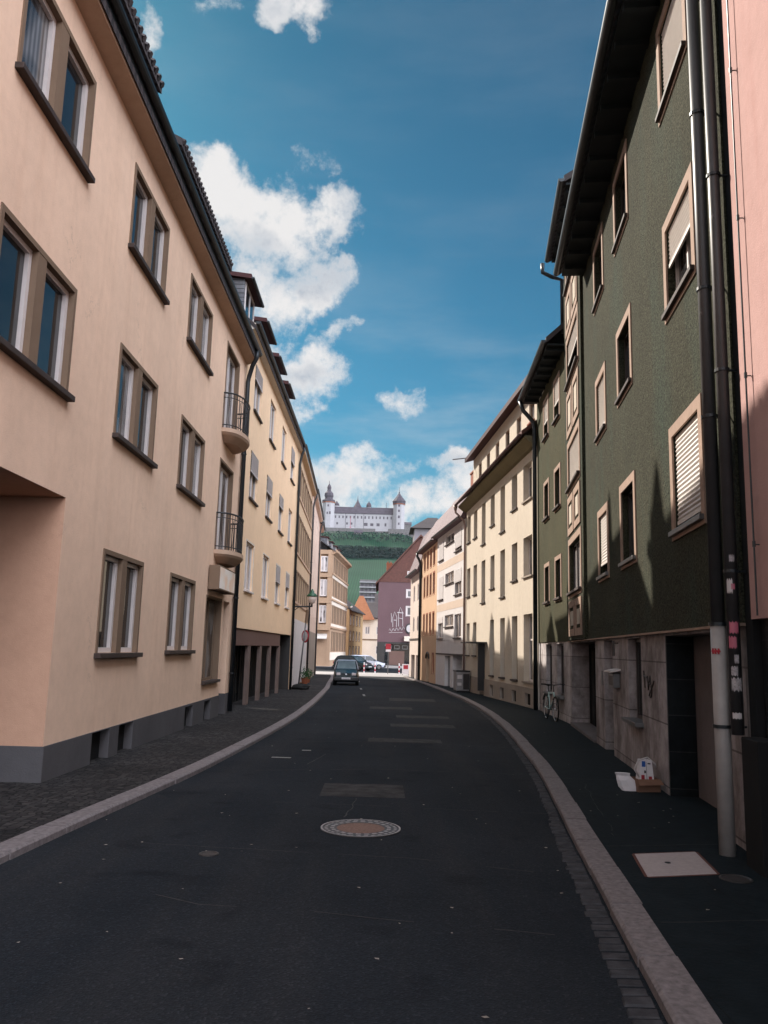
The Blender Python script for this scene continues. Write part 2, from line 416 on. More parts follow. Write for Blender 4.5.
def win(root, F, s0, s1, z0, z1, r=.18, fw=.055, fmat=None, gmat=None, mull=1, sill=None, sur=None, sd=.03,
        shut=0, shmat=None, transom=0, liner=False, detail=True, sillp=.09, boxh=0):
    """a window part (its frame) with panes, sill, surround and shutter under it"""
    fmat = fmat or M_wframe; gmat = gmat or M_glass
    f = MB(F); f.ring(s0+.004, s1-.004, z0+.004, z1-.004, fw, r-.05, r)
    W_ = s1-s0
    for k in range(1, mull):
        c = s0+W_*k/mull; f.box(c-fw*.6, c+fw*.6, r-.052, r-.002, z0+fw+.004, z1-fw-.004)
    if transom:
        zt = z0+(z1-z0)*transom; f.box(s0+fw+.004, s1-fw-.004, r-.054, r-.004, zt-fw*.5, zt+fw*.5)
    w = f.build('window', fmat, root)
    for k in range(mull):
        a = s0+W_*k/mull; b = s0+W_*(k+1)/mull
        g = MB(F); g.quad([(a+.01, r-.018, z0+.01), (b-.01, r-.018, z0+.01), (b-.01, r-.018, z1-.01), (a+.01, r-.018, z1-.01)])
        g.build('pane', gmat, w)
    if sill:
        g = MB(F); e = .05 if not sur else sur[0]*.8
        g.box(s0-e, s1+e, -sillp, r-.06, z0-.06, z0+.002); g.build('sill', sill, w, bevel=.006)
    if sur:
        ww, smat = sur; g = MB(F)
        g.box(s0-ww, s0+.002, -sd, 0.004, z0-ww*.8, z1+ww); g.box(s1-.002, s1+ww, -sd, .004, z0-ww*.8, z1+ww)
        g.box(s0+.002, s1-.002, -sd, .004, z1-.002, z1+ww); g.box(s0+.002, s1-.002, -sd, .004, z0-ww*.8, z0-.062)
        if liner:
            g.box(s0, s0+.02, .004, r-.051, z0, z1); g.box(s1-.02, s1, .004, r-.051, z0, z1); g.box(s0+.02, s1-.02, .004, r-.051, z1-.02, z1)
        g.build('surround', smat, w)
    if shut:
        g = MB(F); zb = z1-(z1-z0)*shut; n = max(4, int((z1-zb)/.055)); hh = (z1-zb)/n; dd = r-.12
        for k in range(n):
            za = z1-k*hh
            g.quad([(s0+.03, dd, za), (s1-.03, dd, za), (s1-.03, dd-.012, za-hh*.5), (s0+.03, dd-.012, za-hh*.5)])
            g.quad([(s0+.03, dd-.012, za-hh*.5), (s1-.03, dd-.012, za-hh*.5), (s1-.03, dd+.004, za-hh*.92), (s0+.03, dd+.004, za-hh*.92)])
            g.quad([(s0+.03, dd+.004, za-hh*.92), (s1-.03, dd+.004, za-hh*.92), (s1-.03, dd, za-hh), (s0+.03, dd, za-hh)])
        g.box(s0+.03, s1-.03, dd-.015, dd+.01, zb-.05, zb)
        g.build('roller_shutter', shmat or M_shut, w)
    return w

def gutter(root, F, s0, s1, d, z, r=.075, mat=None):
    g = MB(F); n = 8
    prof = [(d+r*math.cos(PI+PI*k/n), z+r*math.sin(PI+PI*k/n)) for k in range(n+1)]+[(d+r*.85, z), (d-r*.85, z)]
    g.prism(prof, s0, s1); return g.build('gutter', mat or M_gutter, root)
def pipe(root, F, s, d, z0, z1, de, r=.05, mat=None, swan=True, base=None, brackets=True, ds=0):
    g = MB()
    pts = [F.p(s, d, z0), F.p(s, d, z1-.9 if swan else z1)]
    if swan: pts += [F.p(s, d-.02, z1-.75), F.p(s+ds*.5, (d+de)/2, z1-.42), F.p(s+ds, de-.0, z1-.22), F.p(s+ds, de, z1)]
    g.tube(pts, r, 12)
    o = g.build('downpipe', mat or M_gutter, root, smooth=True)
    z = z0+1.0
    while brackets and z < z1-1.2:
        b = MB(); b.tube([F.p(s, d, z), F.p(s, d, z+.035)], r*1.22, 12); b.build('pipe_clamp', M_gutter, o)
        z += 2.05
    return o

def dormer(root, F, s0, s1, d0, zb, zt, D, fasc=M_ridge, cheek=M_slate, winmat=M_wframe, ov=.22, drop=.12):
    g = MB(F); g.box(s0, s1, d0, D, zb, zt-.02)
    o = g.build('dormer', cheek, root)
    r = MB(F); r.prism([(d0-ov, zt-drop), (D, zt+.25), (D, zt+.37), (d0-ov, zt-drop+.14)], s0-.14, s1+.14); r.build('dormer_roof', fasc, o)
    w = MB(F); w.ring(s0+.12, s1-.12, zb+.35, zt-.12, .07, d0-.03, d0+.02); w.box((s0+s1)/2-.03, (s0+s1)/2+.03, d0-.028, d0+.018, zb+.42, zt-.19); w.build('dormer_window', winmat, o)
    p = MB(F); p.quad([(s0+.13, d0-.006, zb+.36), (s1-.13, d0-.006, zb+.36), (s1-.13, d0-.006, zt-.13), (s0+.13, d0-.006, zt-.13)]); p.build('pane', M_glass, o)
    q = MB(F); n = 6; rr = .05
    q.prism([(d0-ov-.04+rr*math.cos(PI+PI*k/n), zt-drop+.04+rr*math.sin(PI+PI*k/n)) for k in range(n+1)], s0-.14, s1+.14); q.build('gutter', M_gutter, o)
    return o
def chimney(root, F, s, d, z0, z1, w=.5, l=.8, mat=None):
    g = MB(F); g.box(s-l/2, s+l/2, d-w/2, d+w/2, z0, z1); g.box(s-l/2-.05, s+l/2+.05, d-w/2-.05, d+w/2+.05, z1, z1+.1)
    for k in (-.2, .2): g.box(s+k-.09, s+k+.09, d-.09, d+.09, z1+.1, z1+.32)
    return g.build('chimney', mat or M_redfr, root)

# ================================================================== LEFT ROW
FL = Fr((-4.135, 0), (-4.140, 22.9), -1)
def pair_window(root, F, a, b, z0, z1, r=.13, gm=(None, None)):
    """two casements side by side behind a shared taupe surround with a pillar between"""
    w = .07; c = (a+b)/2; pw = .12
    A0, A1 = (a+w, c-pw), (c+pw, b-w)
    f = MB(F)
    for q0, q1 in (A0, A1):
        f.ring(q0+.004, q1-.004, z0+.004, z1-.06, .075, r-.07, r)
        f.box(q0+.079, q0+.115, r-.05, r-.004, z0+.079, z1-.135)
    o = f.build('window', M_wframe, root)
    for k, (q0, q1) in enumerate((A0, A1)):
        g = MB(F); g.quad([(q0, r-.02, z0), (q1, r-.02, z0), (q1, r-.02, z1), (q0, r-.02, z1)]); g.build('pane', gm[k] or M_glass, o)
    s = MB(F)
    s.box(a, a+w, -.02, r, z0, z1); s.box(b-w, b, -.02, r, z0, z1)
    s.box(a+w, b-w, -.02, r-.0, z1-w, z1); s.box(c-pw, c+pw, -.015, r, z0, z1-w)
    s.build('surround', M_taupe, o)
    g = MB(F); g.box(a-.03, b+.06, -.10, r-.075, z0-.075, z0-.001); g.build('sill', M_dsill, o, bevel=.008)
    return o

b1 = thing('apartment_house', (-4.135, 10, 0), 'peach rendered apartment house nearest on the left with brown window surrounds and a driveway passage', 'building')
Y1 = 22.9
rows = [(4.76, 6.2), (7.84, 9.24)]
cols = [(4.2, 6.35), (7.98, 10.14), (12.0, 14.12), (15.92, 18.1)]
holes = [(a, b, z0, z1, .14) for a, b in cols for z0, z1 in rows]
holes += [(20.05, 21.75, 7.0, 9.3, .17), (20.0, 21.7, 3.92, 6.2, .17)]
up = MB(FL); wall_grid(up, 1.0, Y1, 3.47, 9.75, holes)
low_h = [(12.0, 14.05, 1.47, 3.0, .14), (15.9, 18.05, 1.5, 3.0, .14), (19.35, 21.15, .76, 2.74, .2), (21.5, 22.35, -.6, 2.76, .45)]
wall_grid(up, 10.43, Y1, .34, 3.47, low_h)
wall_grid(up, 1.0, 4.2, .34, 3.47, [])
shell(up, FL, 11, -1, 9.75, gable=5.5, s0=1.0, s1=Y1)
up.build('wall', M_peach, b1)
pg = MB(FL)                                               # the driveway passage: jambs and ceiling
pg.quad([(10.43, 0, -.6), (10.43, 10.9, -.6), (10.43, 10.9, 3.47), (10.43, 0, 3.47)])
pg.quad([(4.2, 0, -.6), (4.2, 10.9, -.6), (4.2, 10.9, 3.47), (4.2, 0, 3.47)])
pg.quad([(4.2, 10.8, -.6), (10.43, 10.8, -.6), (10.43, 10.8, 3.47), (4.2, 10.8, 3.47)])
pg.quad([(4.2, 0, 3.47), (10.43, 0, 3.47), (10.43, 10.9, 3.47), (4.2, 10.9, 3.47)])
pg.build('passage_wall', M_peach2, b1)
pl = MB(FL)
wall_grid(pl, 10.41, Y1, -.6, .34, [(12.12, 12.9, -.14, .33, .15), (13.35, 14.1, -.16, .33, .15), (17.8, 18.55, -.18, .30, .15), (19.7, 20.45, -.2, .30, .15), (21.5, 22.35, -.6, .34, .45)], d=-.02)
pl.quad([(10.41, -.02, -.6), (10.41, 10.8, -.6), (10.41, 10.8, .34), (10.41, -.02, .34)])
pl.quad([(10.41, -.02, .34), (Y1, -.02, .34), (Y1, 0, .34), (10.41, 0, .34)])
pl.quad([(10.41, -.02, .34), (10.41, 10.8, .34), (10.43, 10.8, .34), (10.43, -.02, .34)])
wall_grid(pl, 1.0, 4.2, -.6, .34, [], d=-.02)
pl.build('plinth', M_plinth, b1)
for a, c in ((12.12, 12.9), (13.35, 14.1), (17.8, 18.55), (19.7, 20.45)):
    bw = MB(FL); bw.quad([(a, .12, -.5), (c, .12, -.5), (c, .12, .33), (a, .12, .33)]); bw.build('basement_window', M_dark, b1)
gsel = {(2, 0): (M_glassb, None), (3, 0): (None, M_glassb), (3, 1): (M_glassb, M_glassb), (1, 1): (M_glassb, None)}
for i, (a, b) in enumerate(cols):
    for j, (z0, z1) in enumerate(rows): pair_window(b1, FL, a, b, z0, z1, gm=gsel.get((i, j), (None, None)))
pair_window(b1, FL, 12.0, 14.05, 1.47, 3.0); pair_window(b1, FL, 15.9, 18.05, 1.5, 3.0)
for (a, b, z0, z1) in ((20.05, 21.75, 7.0, 9.3), (20.0, 21.7, 3.92, 6.2)):
    win(b1, FL, a, b, z0, z1, r=.16, fw=.09, mull=2, gmat=M_glassk, sur=(.06, M_taupe), sd=.015, transom=.0, liner=True)
def balcony(root, F, c, z, hl=1.15, dep=.62, h=.92):
    n = 20; arc = [(c+hl*math.cos(PI*k/n), -dep*math.sin(PI*k/n)**.8) for k in range(n+1)]
    m = MB(F)
    lev = [(1.0, z), (1.0, z-.10), (.93, z-.16), (.62, z-.30)]
    rings = []
    for sc_, zz in lev: rings.append([F.p(c+(q-c)*sc_, d*sc_, zz) for q, d in arc])
    for r0, r1 in zip(rings, rings[1:]):
        for k in range(n): m.quad([r0[k], r0[k+1], r1[k+1], r1[k]], raw=True)
    m.quad(rings[0], raw=True); m.quad(rings[-1], raw=True)
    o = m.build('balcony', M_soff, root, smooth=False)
    r = MB(F)
    ra = [(c+(hl-.05)*math.cos(PI*k/n), -(dep-.05)*math.sin(PI*k/n)**.8) for k in range(n+1)]
    r.tube([F.p(q, d, z+h) for q, d in ra], .022, 6); r.tube([F.p(q, d, z+.09) for q, d in ra], .014, 6); r.tube([F.p(q, d, z+h-.12) for q, d in ra], .010, 6)
    for k in range(0, n+1):
        q, d = ra[k]; qq, dd = (ra[min(k+1, n)][0]+q)/2, (ra[min(k+1, n)][1]+d)/2
        r.tube([F.p(q, d, z), F.p(q, d, z+h)], .009, 5)
        if k < n and k % 2 == 0:
            r.tube([F.p(qq+.05*math.sin(t*PI*2), dd, z+.12+(h-.28)*t) for t in [i/8 for i in range(9)]], .008, 5)
    r.build('railing', M_black, o)
balcony(b1, FL, 20.86, 3.93, 1.02, .52); balcony(b1, FL, 20.9, 7.02, 1.02, .52)
# shop front, door, light box
win(b1, FL, 19.35, 21.15, .76, 2.74, r=.18, fw=.06, fmat=M_taupe, gmat=M_glassb, mull=2, sill=M_dsill, transom=0, sur=(.05, M_taupe), sd=.012, liner=True)
dm = MB(FL); dm.box(21.52, 22.33, .38, .44, -.5, 2.74); dm.ring(21.60, 22.25, .9, 2.6, .08, .35, .38); dd = dm.build('door', M_door, b1)
hm = MB(FL); hm.tube([FL.p(22.2, .33, .75), FL.p(22.2, .33, 1.15)], .015, 8); hm.build('handle', M_chrome, dd)
sg = MB(FL); sg.box(19.35, 21.4, -.28, -.02, 2.92, 3.5); so = sg.build('sign_box', M_taupe, b1, bevel=.01)
def sign_mat():
    m, nt, b = nm('sign_face_glow'); p = wpos(nt)
    n = noi(nt, p, 1.6, 3, .5)
    r = ramp(nt, n.outputs[0], [(.45, (.86, .80, .74)), (.62, (.84, .60, .44))])  # white to orange glow of the box put into the face colour
    L(nt, r.outputs[0], b.inputs['Base Color']); b.inputs['Roughness'].default_value = .4; return m
sf = MB(FL); sf.box(19.39, 21.36, -.286, -.28, 2.955, 3.465); sf.build('sign_face', sign_mat(), so)
# cornice, gutter, roof, shed dormers
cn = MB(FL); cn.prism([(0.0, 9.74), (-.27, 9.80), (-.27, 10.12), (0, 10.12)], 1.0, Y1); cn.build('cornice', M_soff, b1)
gutter(b1, FL, .9, Y1+.15, -.335, 10.13, .09)
g = MB(FL); g.box(1.0, Y1, -.30, -.24, 9.98, 10.34); g.build('fascia', M_gutter, b1)
gable_roof(b1, FL, 11, 10.12, 5.3, .3, M_tile, s0=1.0, s1=Y1, so=.05)
for (a, b) in ((4.5, 9.9), (11.7, 14.1), (15.7, 21.6)):
    g = MB(FL); g.box(a+.15, b-.15, .75, 2.6, 10.5, 12.1); o = g.build('shed_dormer', M_slate, b1)
    g = MB(FL); g.prism([(.33, 12.0), (3.2, 13.4), (3.2, 13.55), (.33, 12.17)], a, b)
    k = a
    while k < b-.2: g.tube([FL.p(k+.1, .29, 12.12), FL.p(k+.1, .75, 12.36)], .065, 6); k += .2
    g.build('dormer_roof', M_tile, o)
    w = MB(FL); c = a+.5
    while c+1.0 < b-.3: w.ring(c, c+1.0, 11.1, 11.95, .06, .72, .76); c += 1.4
    w.build('dormer_window', M_wframe, o)
chimney(b1, FL, 18.6, 4.6, 13.5, 16.0, mat=M_redfr)
pipe(b1, FL, 22.75, -.09, -.15, 10.05, -.34, .065, ds=-.2)

# ---- yellow house with garages
b2 = thing('apartment_house', (-4.14, 30, 0), 'yellow rendered apartment house with a row of dark garage openings and slate dormers', 'building')
F2 = Fr((-4.140, 22.9), (-4.145, 38.0), -1)
cols2 = [(24.5, 26.0), (28.1, 29.55), (31.65, 33.0), (35.0, 36.4)]
rows2 = [(3.28, 4.76), (6.1, 7.58), (8.88, 10.36)]
def sy(y): return y-22.9
holes = [(sy(a), sy(b), z0, z1) for a, b in cols2 for z0, z1 in rows2]
m = MB(F2); wall_grid(m, .02, F2.len, 2.12, 10.85, holes, r=.12); shell(m, F2, 11, -1, 10.85, gable=5.0, s0=.02)
m.quad([(.02, 0, 2.12), (F2.len, 0, 2.12), (F2.len, .9, 2.12), (.02, .9, 2.12)])
m.build('wall', M_yel, b2)
i = 0
for (a, b) in cols2:
    for j, (z0, z1) in enumerate(rows2):
        i += 1
        win(b2, F2, sy(a), sy(b), z0, z1, r=.11, fw=.07, mull=2, gmat=[M_glassb, M_glassk, M_glassb][i % 3], sill=M_wframe if j == 0 else M_dsill,
            sur=(.05, M_ivory) if j == 0 else None, sd=.01, shut=[.38, .0, .42, .3, 0][i % 5], shmat=M_shut2, sillp=.07)
g = MB(F2); g.box(.1, sy(34.3), .04, .34, 1.62, 2.115); g.build('lintel', M_brown, b2)
g = MB(F2)
for a, b in ((22.95, 23.75), (26.25, 26.75), (28.8, 29.25), (31.3, 31.75), (34.15, 34.6)):
    g = MB(F2); g.box(sy(a), sy(b), .05, .15, -.6, 1.62); g.build('pier', plain('brown_brick_pier', (.16, .115, .10), .85, bs=.3), b2)
for a, b in ((23.75, 26.25), (26.75, 28.8), (29.25, 31.3), (31.75, 34.15)):
    g = MB(F2); g.box(sy(a)-.02, sy(b)+.02, .80, .86, -.6, 1.6)
    for k in range(1, 6): g.box(sy(a)+(b-a)*k/6-.012, sy(a)+(b-a)*k/6+.012, .785, .80, -.5, 1.55)
    g.build('garage_door', M_dark, b2)
g = MB(F2); g.box(sy(34.6), sy(37.9), .86, .92, -.8, 2.11); g.build('garage_door', M_dark, b2)
g = MB(F2); g.box(F2.len-.09, F2.len-.012, .012, .86, -.8, 2.10); g.build('dark_divider', M_door, b2)  # dark sheet added over the yellow end wall to keep the opening dark
g = MB(F2); g.prism([(0, 10.83), (-.2, 10.88), (-.2, 11.06), (0, 11.06)], 0.02, F2.len); g.build('cornice', M_ivory, b2)
gutter(b2, F2, -.0, F2.len+.1, -.27, 11.1, .08)
gable_roof(b2, F2, 11, 11.05, 5.2, .22, M_tile, s0=0.02, so=.02)
for a in (23.35, 26.7, 30.1, 33.4): dormer(b2, F2, sy(a), sy(a)+1.9, .28, 11.1, 12.72, 3.0)
chimney(b2, F2, 8.5, 4.6, 14.5, 17.0)
pipe(b2, F2, F2.len-.12, -.09, -.35, 11.05, -.25, .06, ds=0)

def shadow_stack(root, F, y0, zt, w_, h_=1.5, z0=13.2, d=3.86):
    s_ = y0-F.a.y; g = MB(F); g.box(s_-w_/2, s_+w_/2, d-.3, d+.3, z0, zt-h_)
    o = g.build('chimney', M_redfr, root)  # unseen chimney added to cast spiked shadows on the houses opposite
    g = MB(F); lo = [(s_-w_*.42, d-.25, zt-h_), (s_+w_*.42, d-.25, zt-h_), (s_+w_*.42, d+.25, zt-h_), (s_-w_*.42, d+.25, zt-h_)]; hi = [(s_-.05, d-.05, zt), (s_+.05, d-.05, zt), (s_+.05, d+.05, zt), (s_-.05, d+.05, zt)]
    for k in range(4): g.quad([lo[k], lo[(k+1) % 4], hi[(k+1) % 4], hi[k]])
    g.quad(hi); g.quad(lo); g.build('shadow_cowl', M_zinc, o)
for y0, zt, w_, h_ in ((25.0, 16.9, .5, .8), (29.6, 17.8, .55, 1.9), (33.3, 16.6, .7, 1.0), (37.2, 17.5, .9, 1.6)): shadow_stack(b2, F2, y0, zt, w_, h_)
# ---- tan house with white ground floor
def simple_house(label, a, b, side, ztop, wm, rows, n, ww, D=10, rise=4.5, roofm=None, ov=.3, s_in=.8, zbase=-1.2, fm=None, gm=None, sur=None, sill=None,
                 shut=None, r=.14, mull=2, extra=None, name='townhouse', holes_extra=(), cornm=None, grp=None, transom=0):
    F = Fr(a, b, side); root = thing(name, (a[0], a[1], 0), label, 'building', grp)
    hs = []; sp = (F.len-2*s_in-ww)/(n-1) if n > 1 else 0
    for (z0, z1) in rows:
        for k in range(n):
            q = s_in+sp*k if n > 1 else (F.len-ww)/2
            hs.append((q, q+ww, z0, z1))
    m = MB(F); wall_grid(m, 0.01, F.len-.01, zbase, ztop, hs+list(holes_extra), r=r+.02); shell(m, F, D, zbase, ztop, gable=rise, s0=.01, s1=F.len-.01)
    m.build('wall', wm, root)
    for i, h in enumerate(hs):
        win(root, F, *h[:4], r=r, fw=.07, fmat=fm, gmat=gm[i % len(gm)] if gm else None, mull=mull, sur=sur, sill=sill, transom=transom,
            shut=(shut[i % len(shut)] if shut else 0), shmat=M_shut2)
    g = MB(F); g.prism([(0, ztop-.02), (-ov*.8, ztop+.04), (-ov*.8, ztop+.2), (0, ztop+.2)], 0, F.len); g.build('cornice', cornm or wm, root)
    gutter(root, F, 0, F.len, -ov*.8-.07, ztop+.24, .07)
    gable_roof(root, F, D, ztop+.2, rise, ov*.6, roofm or M_tile, so=.02)
    return root, F
b3, F3 = simple_house('tan townhouse with close set windows above a white boarded ground floor', (-4.15, 38.0), (-4.5, 50.4), -1, 10.95, M_tan,
    [(3.85, 5.2), (6.25, 7.95), (9.0, 10.35)], 7, .95, fm=M_taupe, gm=[M_glassb, M_glass, M_glassb], sur=(.09, M_taupe), s_in=.9)
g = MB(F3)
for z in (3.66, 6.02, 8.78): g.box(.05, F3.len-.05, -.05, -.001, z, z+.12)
g.build('string_course', M_soff, b3)
g = MB(F3)
for k in range(6): g.box(.5+k*1.86, .5+k*1.86+1.8, -.05, -.001, .05-.35, 2.93)
g.build('ground_floor_panel', M_shut3, b3)
for y0, zt, w_, h_ in ((40.7, 16.9, 1.3, .7), (48.0, 17.1, 1.1, 1.3)): shadow_stack(b3, F3, y0, zt, w_, h_, d=3.6)
pipe(b3, F3, F3.len-.1, -.08, -.4, 11.1, -.25, .06, M_tealpipe)
b4, F4 = simple_house('pale pink townhouse beyond the tan one, with small plain windows', (-4.51, 50.4), (-5.0, 63.0), -1, 11.2, M_pale,
    [(3.6, 4.9), (6.3, 7.6), (9.0, 10.3)], 5, .8, fm=M_wframe, gm=[M_glassk, M_glassb], r=.08)
g = MB(F4); g.box(.3, F4.len-.3, -.03, -.001, -.6, 2.6); g.build('ground_floor_panel', M_creamb, b4)
for y0, zt, w_, h_ in ((50.8, 16.9, 1.1, 1.9), (54.8, 16.5, 1.1, 1.2), (59.5, 16.6, .9, 1.2)): shadow_stack(b4, F4, y0, zt, w_, h_, d=3.3)
pipe(b4, F4, F4.len-.1, -.08, -.5, 11.3, -.25, .06, M_tealpipe)
b5, F5 = simple_house('narrow rose coloured townhouse at the left street corner', (-5.01, 63.0), (-5.2, 67.4), -1, 11.0, M_rose,
    [(3.4, 4.8), (6.2, 7.6), (8.8, 10.1)], 2, .9, gm=[M_glass, M_glassb])

# ---- ornate corner building beyond the crossing
FO = Fr((-5.85, 95.0), (-4.75, 112.5), -1)
ob = thing('corner_building', (-5.85, 95, 0), 'ornate ochre and ivory corner building with stacked oriel windows and a shop', 'building')
hs = []; orow = [(1.1, 3.4), (4.4, 6.4), (7.5, 9.5), (10.3, 12.1)]
for z0, z1 in orow:
    for k in range(5): hs.append((1.8+k*3.1, 1.8+k*3.1+1.25, z0, z1))
m = MB(FO); wall_grid(m, 0, FO.len, -1, 12.6, hs, r=.2); shell(m, FO, 14, -1, 12.6); m.build('wall', M_ochre, ob)
for z0, z1 in ((.1, 1.0), (3.98, 4.3), (6.48, 6.93), (7.2, 7.42), (9.58, 9.93)): g = MB(FO); g.box(.3, FO.len-.1, -.05, -.002, z0, z1); g.build('spandrel_band', M_ivory, ob)
for h in hs:
    w = win(ob, FO, *h, r=.18, fw=.12, mull=2, gmat=M_glass)
    for q0 in (h[0]-.62, h[1]+.02): g = MB(FO); g.box(q0, q0+.6, -.06, -.003, h[2], h[3]); g.build('shutter', M_taupe, w)
g = MB(FO)
for z in (3.75, 6.95, 9.95): g.box(0, FO.len, -.16, -.002, z, z+.22)
g.prism([(0, 12.3), (-.5, 12.6), (-.5, 12.85), (0, 12.85)], 0, FO.len); g.build('cornice', M_ochre, ob)
Ff = Fr((-13.5, 94.99), (-5.85, 94.99), -1); Ff.n = Vector((0, 1, 0))
g = MB(Ff); wall_grid(g, 0, 7.64, -1, 12.6, [(5.6, 7.3, 4.2, 6.5), (5.6, 7.3, 7.3, 9.5), (5.6, 7.3, 10.1, 12.0), (5.4, 7.3, -.4, 3.2)], r=.25); g.build('wall', M_ochre, ob)
g = MB(Ff)
for z0, z1 in ((3.5, 4.15), (6.6, 7.2), (9.6, 10.05)): g.box(5.3, 7.6, -.5, -.0, z0, z1)
g.box(0, 7.6, -.35, -.002, 12.3, 12.8)
for z0, z1 in ((4.15, 6.6), (7.2, 9.6), (10.05, 12.3)):
    g.box(5.35, 5.75, -.45, -.0, z0, z1); g.box(6.15, 6.3, -.45, -.0, z0, z1); g.box(7.15, 7.55, -.45, -.0, z0, z1)
M_cwin0 = plain('shop_interior', (.035, .032, .035), .5)
ori = g.build('oriel', M_ochre, ob)
for z0, z1 in ((4.15, 6.6), (7.2, 9.6), (10.05, 12.3)):
    win(ob, Ff, 6.3, 7.15, z0+.2, z1-.25, r=-.2, fw=.12, mull=2, gmat=M_glassk)
g = MB(Ff); g.quad([(5.4, .2, -.5), (7.3, .2, -.5), (7.3, .2, 3.2), (5.4, .2, 3.2)]); sh = g.build('shop_window', M_cwin0, ob)
g = MB(Ff); g.prism([(-.01, 3.1), (-.75, 2.6), (-.75, 2.5), (-.01, 2.75)], 5.4, 7.3); g.build('awning', M_shut, sh)
g = MB(Ff); g.ring(5.4, 7.3, -.5, 2.5, .12, .1, .19); g.box(6.3, 6.4, .1, .19, -.4, 2.4); g.build('shop_frame', M_wframe, sh)
gable_roof(ob, FO, 14, 12.85, 5, .35, M_slate, so=.1)
for k in range(4): dormer(ob, FO, 2+k*4.2, 3.4+k*4.2, 1.0, 13.0, 14.6, 3.4)

# ================================================================== RIGHT ROW
GA = Fr((3.27, 7.4), (5.0, 21.9), 1)
g1 = thing('apartment_house', (3.4, 9, 0), 'dark green roughcast apartment house with sandstone window surrounds above a stone ground floor', 'building')
S_A, S_B, S_C = (1.19, 2.42), (5.02, 6.12), (7.68, 8.74)
RZ = [(3.14, 4.32), (5.95, 7.05), (8.75, 9.92)]
hs = [(a, b, z0, z1) for a, b in (S_A, S_B, S_C) for z0, z1 in RZ]
m = MB(GA); wall_grid(m, .02, 10.72, 1.96, 10.36, hs, r=.16)
m.quad([(.02, 0, 1.96), (GA.len, 0, 1.96), (GA.len, .12, 1.96), (.02, .12, 1.96)])
m.quad([(14.28, 0, 1.96), (GA.len, 0, 1.96), (GA.len, 0, 10.36), (14.28, 0, 10.36)])
shell(m, GA, 11, 1.96, 10.36, gable=5, s0=.02); m.build('wall', M_green, g1)
shA = [1, .42, .88]; glA = [None, M_glassb, M_glassb]
for i, (a, b) in enumerate((S_A, S_B, S_C)):
    for j, (z0, z1) in enumerate(RZ):
        sh = {(0, 0): .90, (0, 1): .42, (0, 2): .93, (2, 0): .78, (2, 1): .86}.get((i, j), 0)
        win(g1, GA, a, b, z0, z1, r=.15, fw=.05, fmat=M_dframe if (i, j) != (0, 1) else M_wframe, mull=2, gmat=M_glassb if (i, j) in ((0, 1), (0, 2)) else M_glass,
            sill=M_zinc if j == 0 else M_dsill, sur=(.135, M_sand), sd=.02, shut=sh, sillp=.07)
# the taller bay with framed panels
by = MB(GA); BZ = [(3.14, 4.36), (5.82, 6.92), (8.6, 9.78), (11.3, 12.4)]
bh = [(11.2, 13.55, z0, z1) for z0, z1 in BZ]
wall_grid(by, 10.72, 14.28, 1.97, 12.65, bh, r=.2, d=-.07)
for q in (10.72, 14.28): by.quad([(q, -.07, 1.97), (q, .0, 1.97), (q, .0, 12.65), (q, -.07, 12.65)])
by.quad([(10.72, 0, 10.3), (10.72, 6, 10.3), (10.72, 6, 12.65), (10.72, 0, 12.65)]); by.quad([(14.28, 0, 10.3), (14.28, 6, 10.3), (14.28, 6, 12.65), (14.28, 0, 12.65)])
by.quad([(10.72, -.07, 1.97), (14.28, -.07, 1.97), (14.28, 0, 1.97), (10.72, 0, 1.97)])
bo = by.build('bay', M_green, g1)
class Off(Fr):
    def __init__(s, F, d): s.a = F.a+F.n*d; s.e = F.e; s.n = F.n; s.len = F.len
GB = Off(GA, -.07)
for j, (z0, z1) in enumerate(BZ):
    win(g1, GB, 11.2, 13.55, z0, z1, r=.15, fw=.05, mull=3, fmat=M_dframe, gmat=M_glassk if j == 0 else M_glassb, sur=(.16, M_sand), sd=.02, sill=M_dsill,
        shut=[0, .93, .45, .3][j])
for z0, z1 in ((2.06, 2.93), (4.62, 5.6), (7.2, 8.36), (10.0, 11.08)):
    g = MB(GB); 
    for a in (11.1, 12.45): g.ring(a, a+1.22, z0, z1, .17, -.03, -.002)
    fo = g.build('panel_frame', M_sand, bo)
    for a in (11.1, 12.45): g = MB(GB); g.box(a+.36, a+.86, -.025, -.002, z0+.26, z1-.26); g.build('panel_inlay', M_ivory2, fo)
# stone ground floor
sh_ = [(1.05, 3.35, -.6, 1.9, .36), (4.95, 6.02, .66, 1.9, .22), (7.62, 8.62, -.6, 1.9, .35), (9.85, 14.25, -.6, 1.9, .5)]
m = MB(GA); wall_grid(m, .02, GA.len, -.6, 1.955, sh_, d=.03); m.quad([(.02, .03, -.6), (.02, .4, -.6), (.02, .4, 1.955), (.02, .03, 1.955)])
m.build('stone_base', M_ashlar, g1)
g = MB(GA); g.box(.02, GA.len, -.035, .03, 1.93, 1.958); g.build('drip_edge', M_sand, g1)
g = MB(GA); g.quad([(1.05, .38, -.6), (3.35, .38, -.6), (3.35, .38, 1.9), (1.05, .38, 1.9)]); g.build('recess_wall', M_concrete, g1)
g = MB(GA); g.box(3.30, 3.347, .035, .375, -.6, 1.895); g.build('recess_shade_lining', M_dtile, g1)  # dark sheet added on the far jamb, its colour standing for shade
g = MB(GA); g.box(7.62, 8.62, .34, .38, -.6, 1.9); g.ring(7.72, 8.52, -.1, 1.85, .1, .31, .34); g.build('door', M_door, g1)
g = MB(GA); g.box(9.85, 14.25, .50, .54, -.6, 1.9)
for k in range(5): g.ring(9.9+k*.86, 9.9+k*.86+.84, -.2, 1.88, .09, .46, .50)
g.build('entrance_door', M_dark, g1)
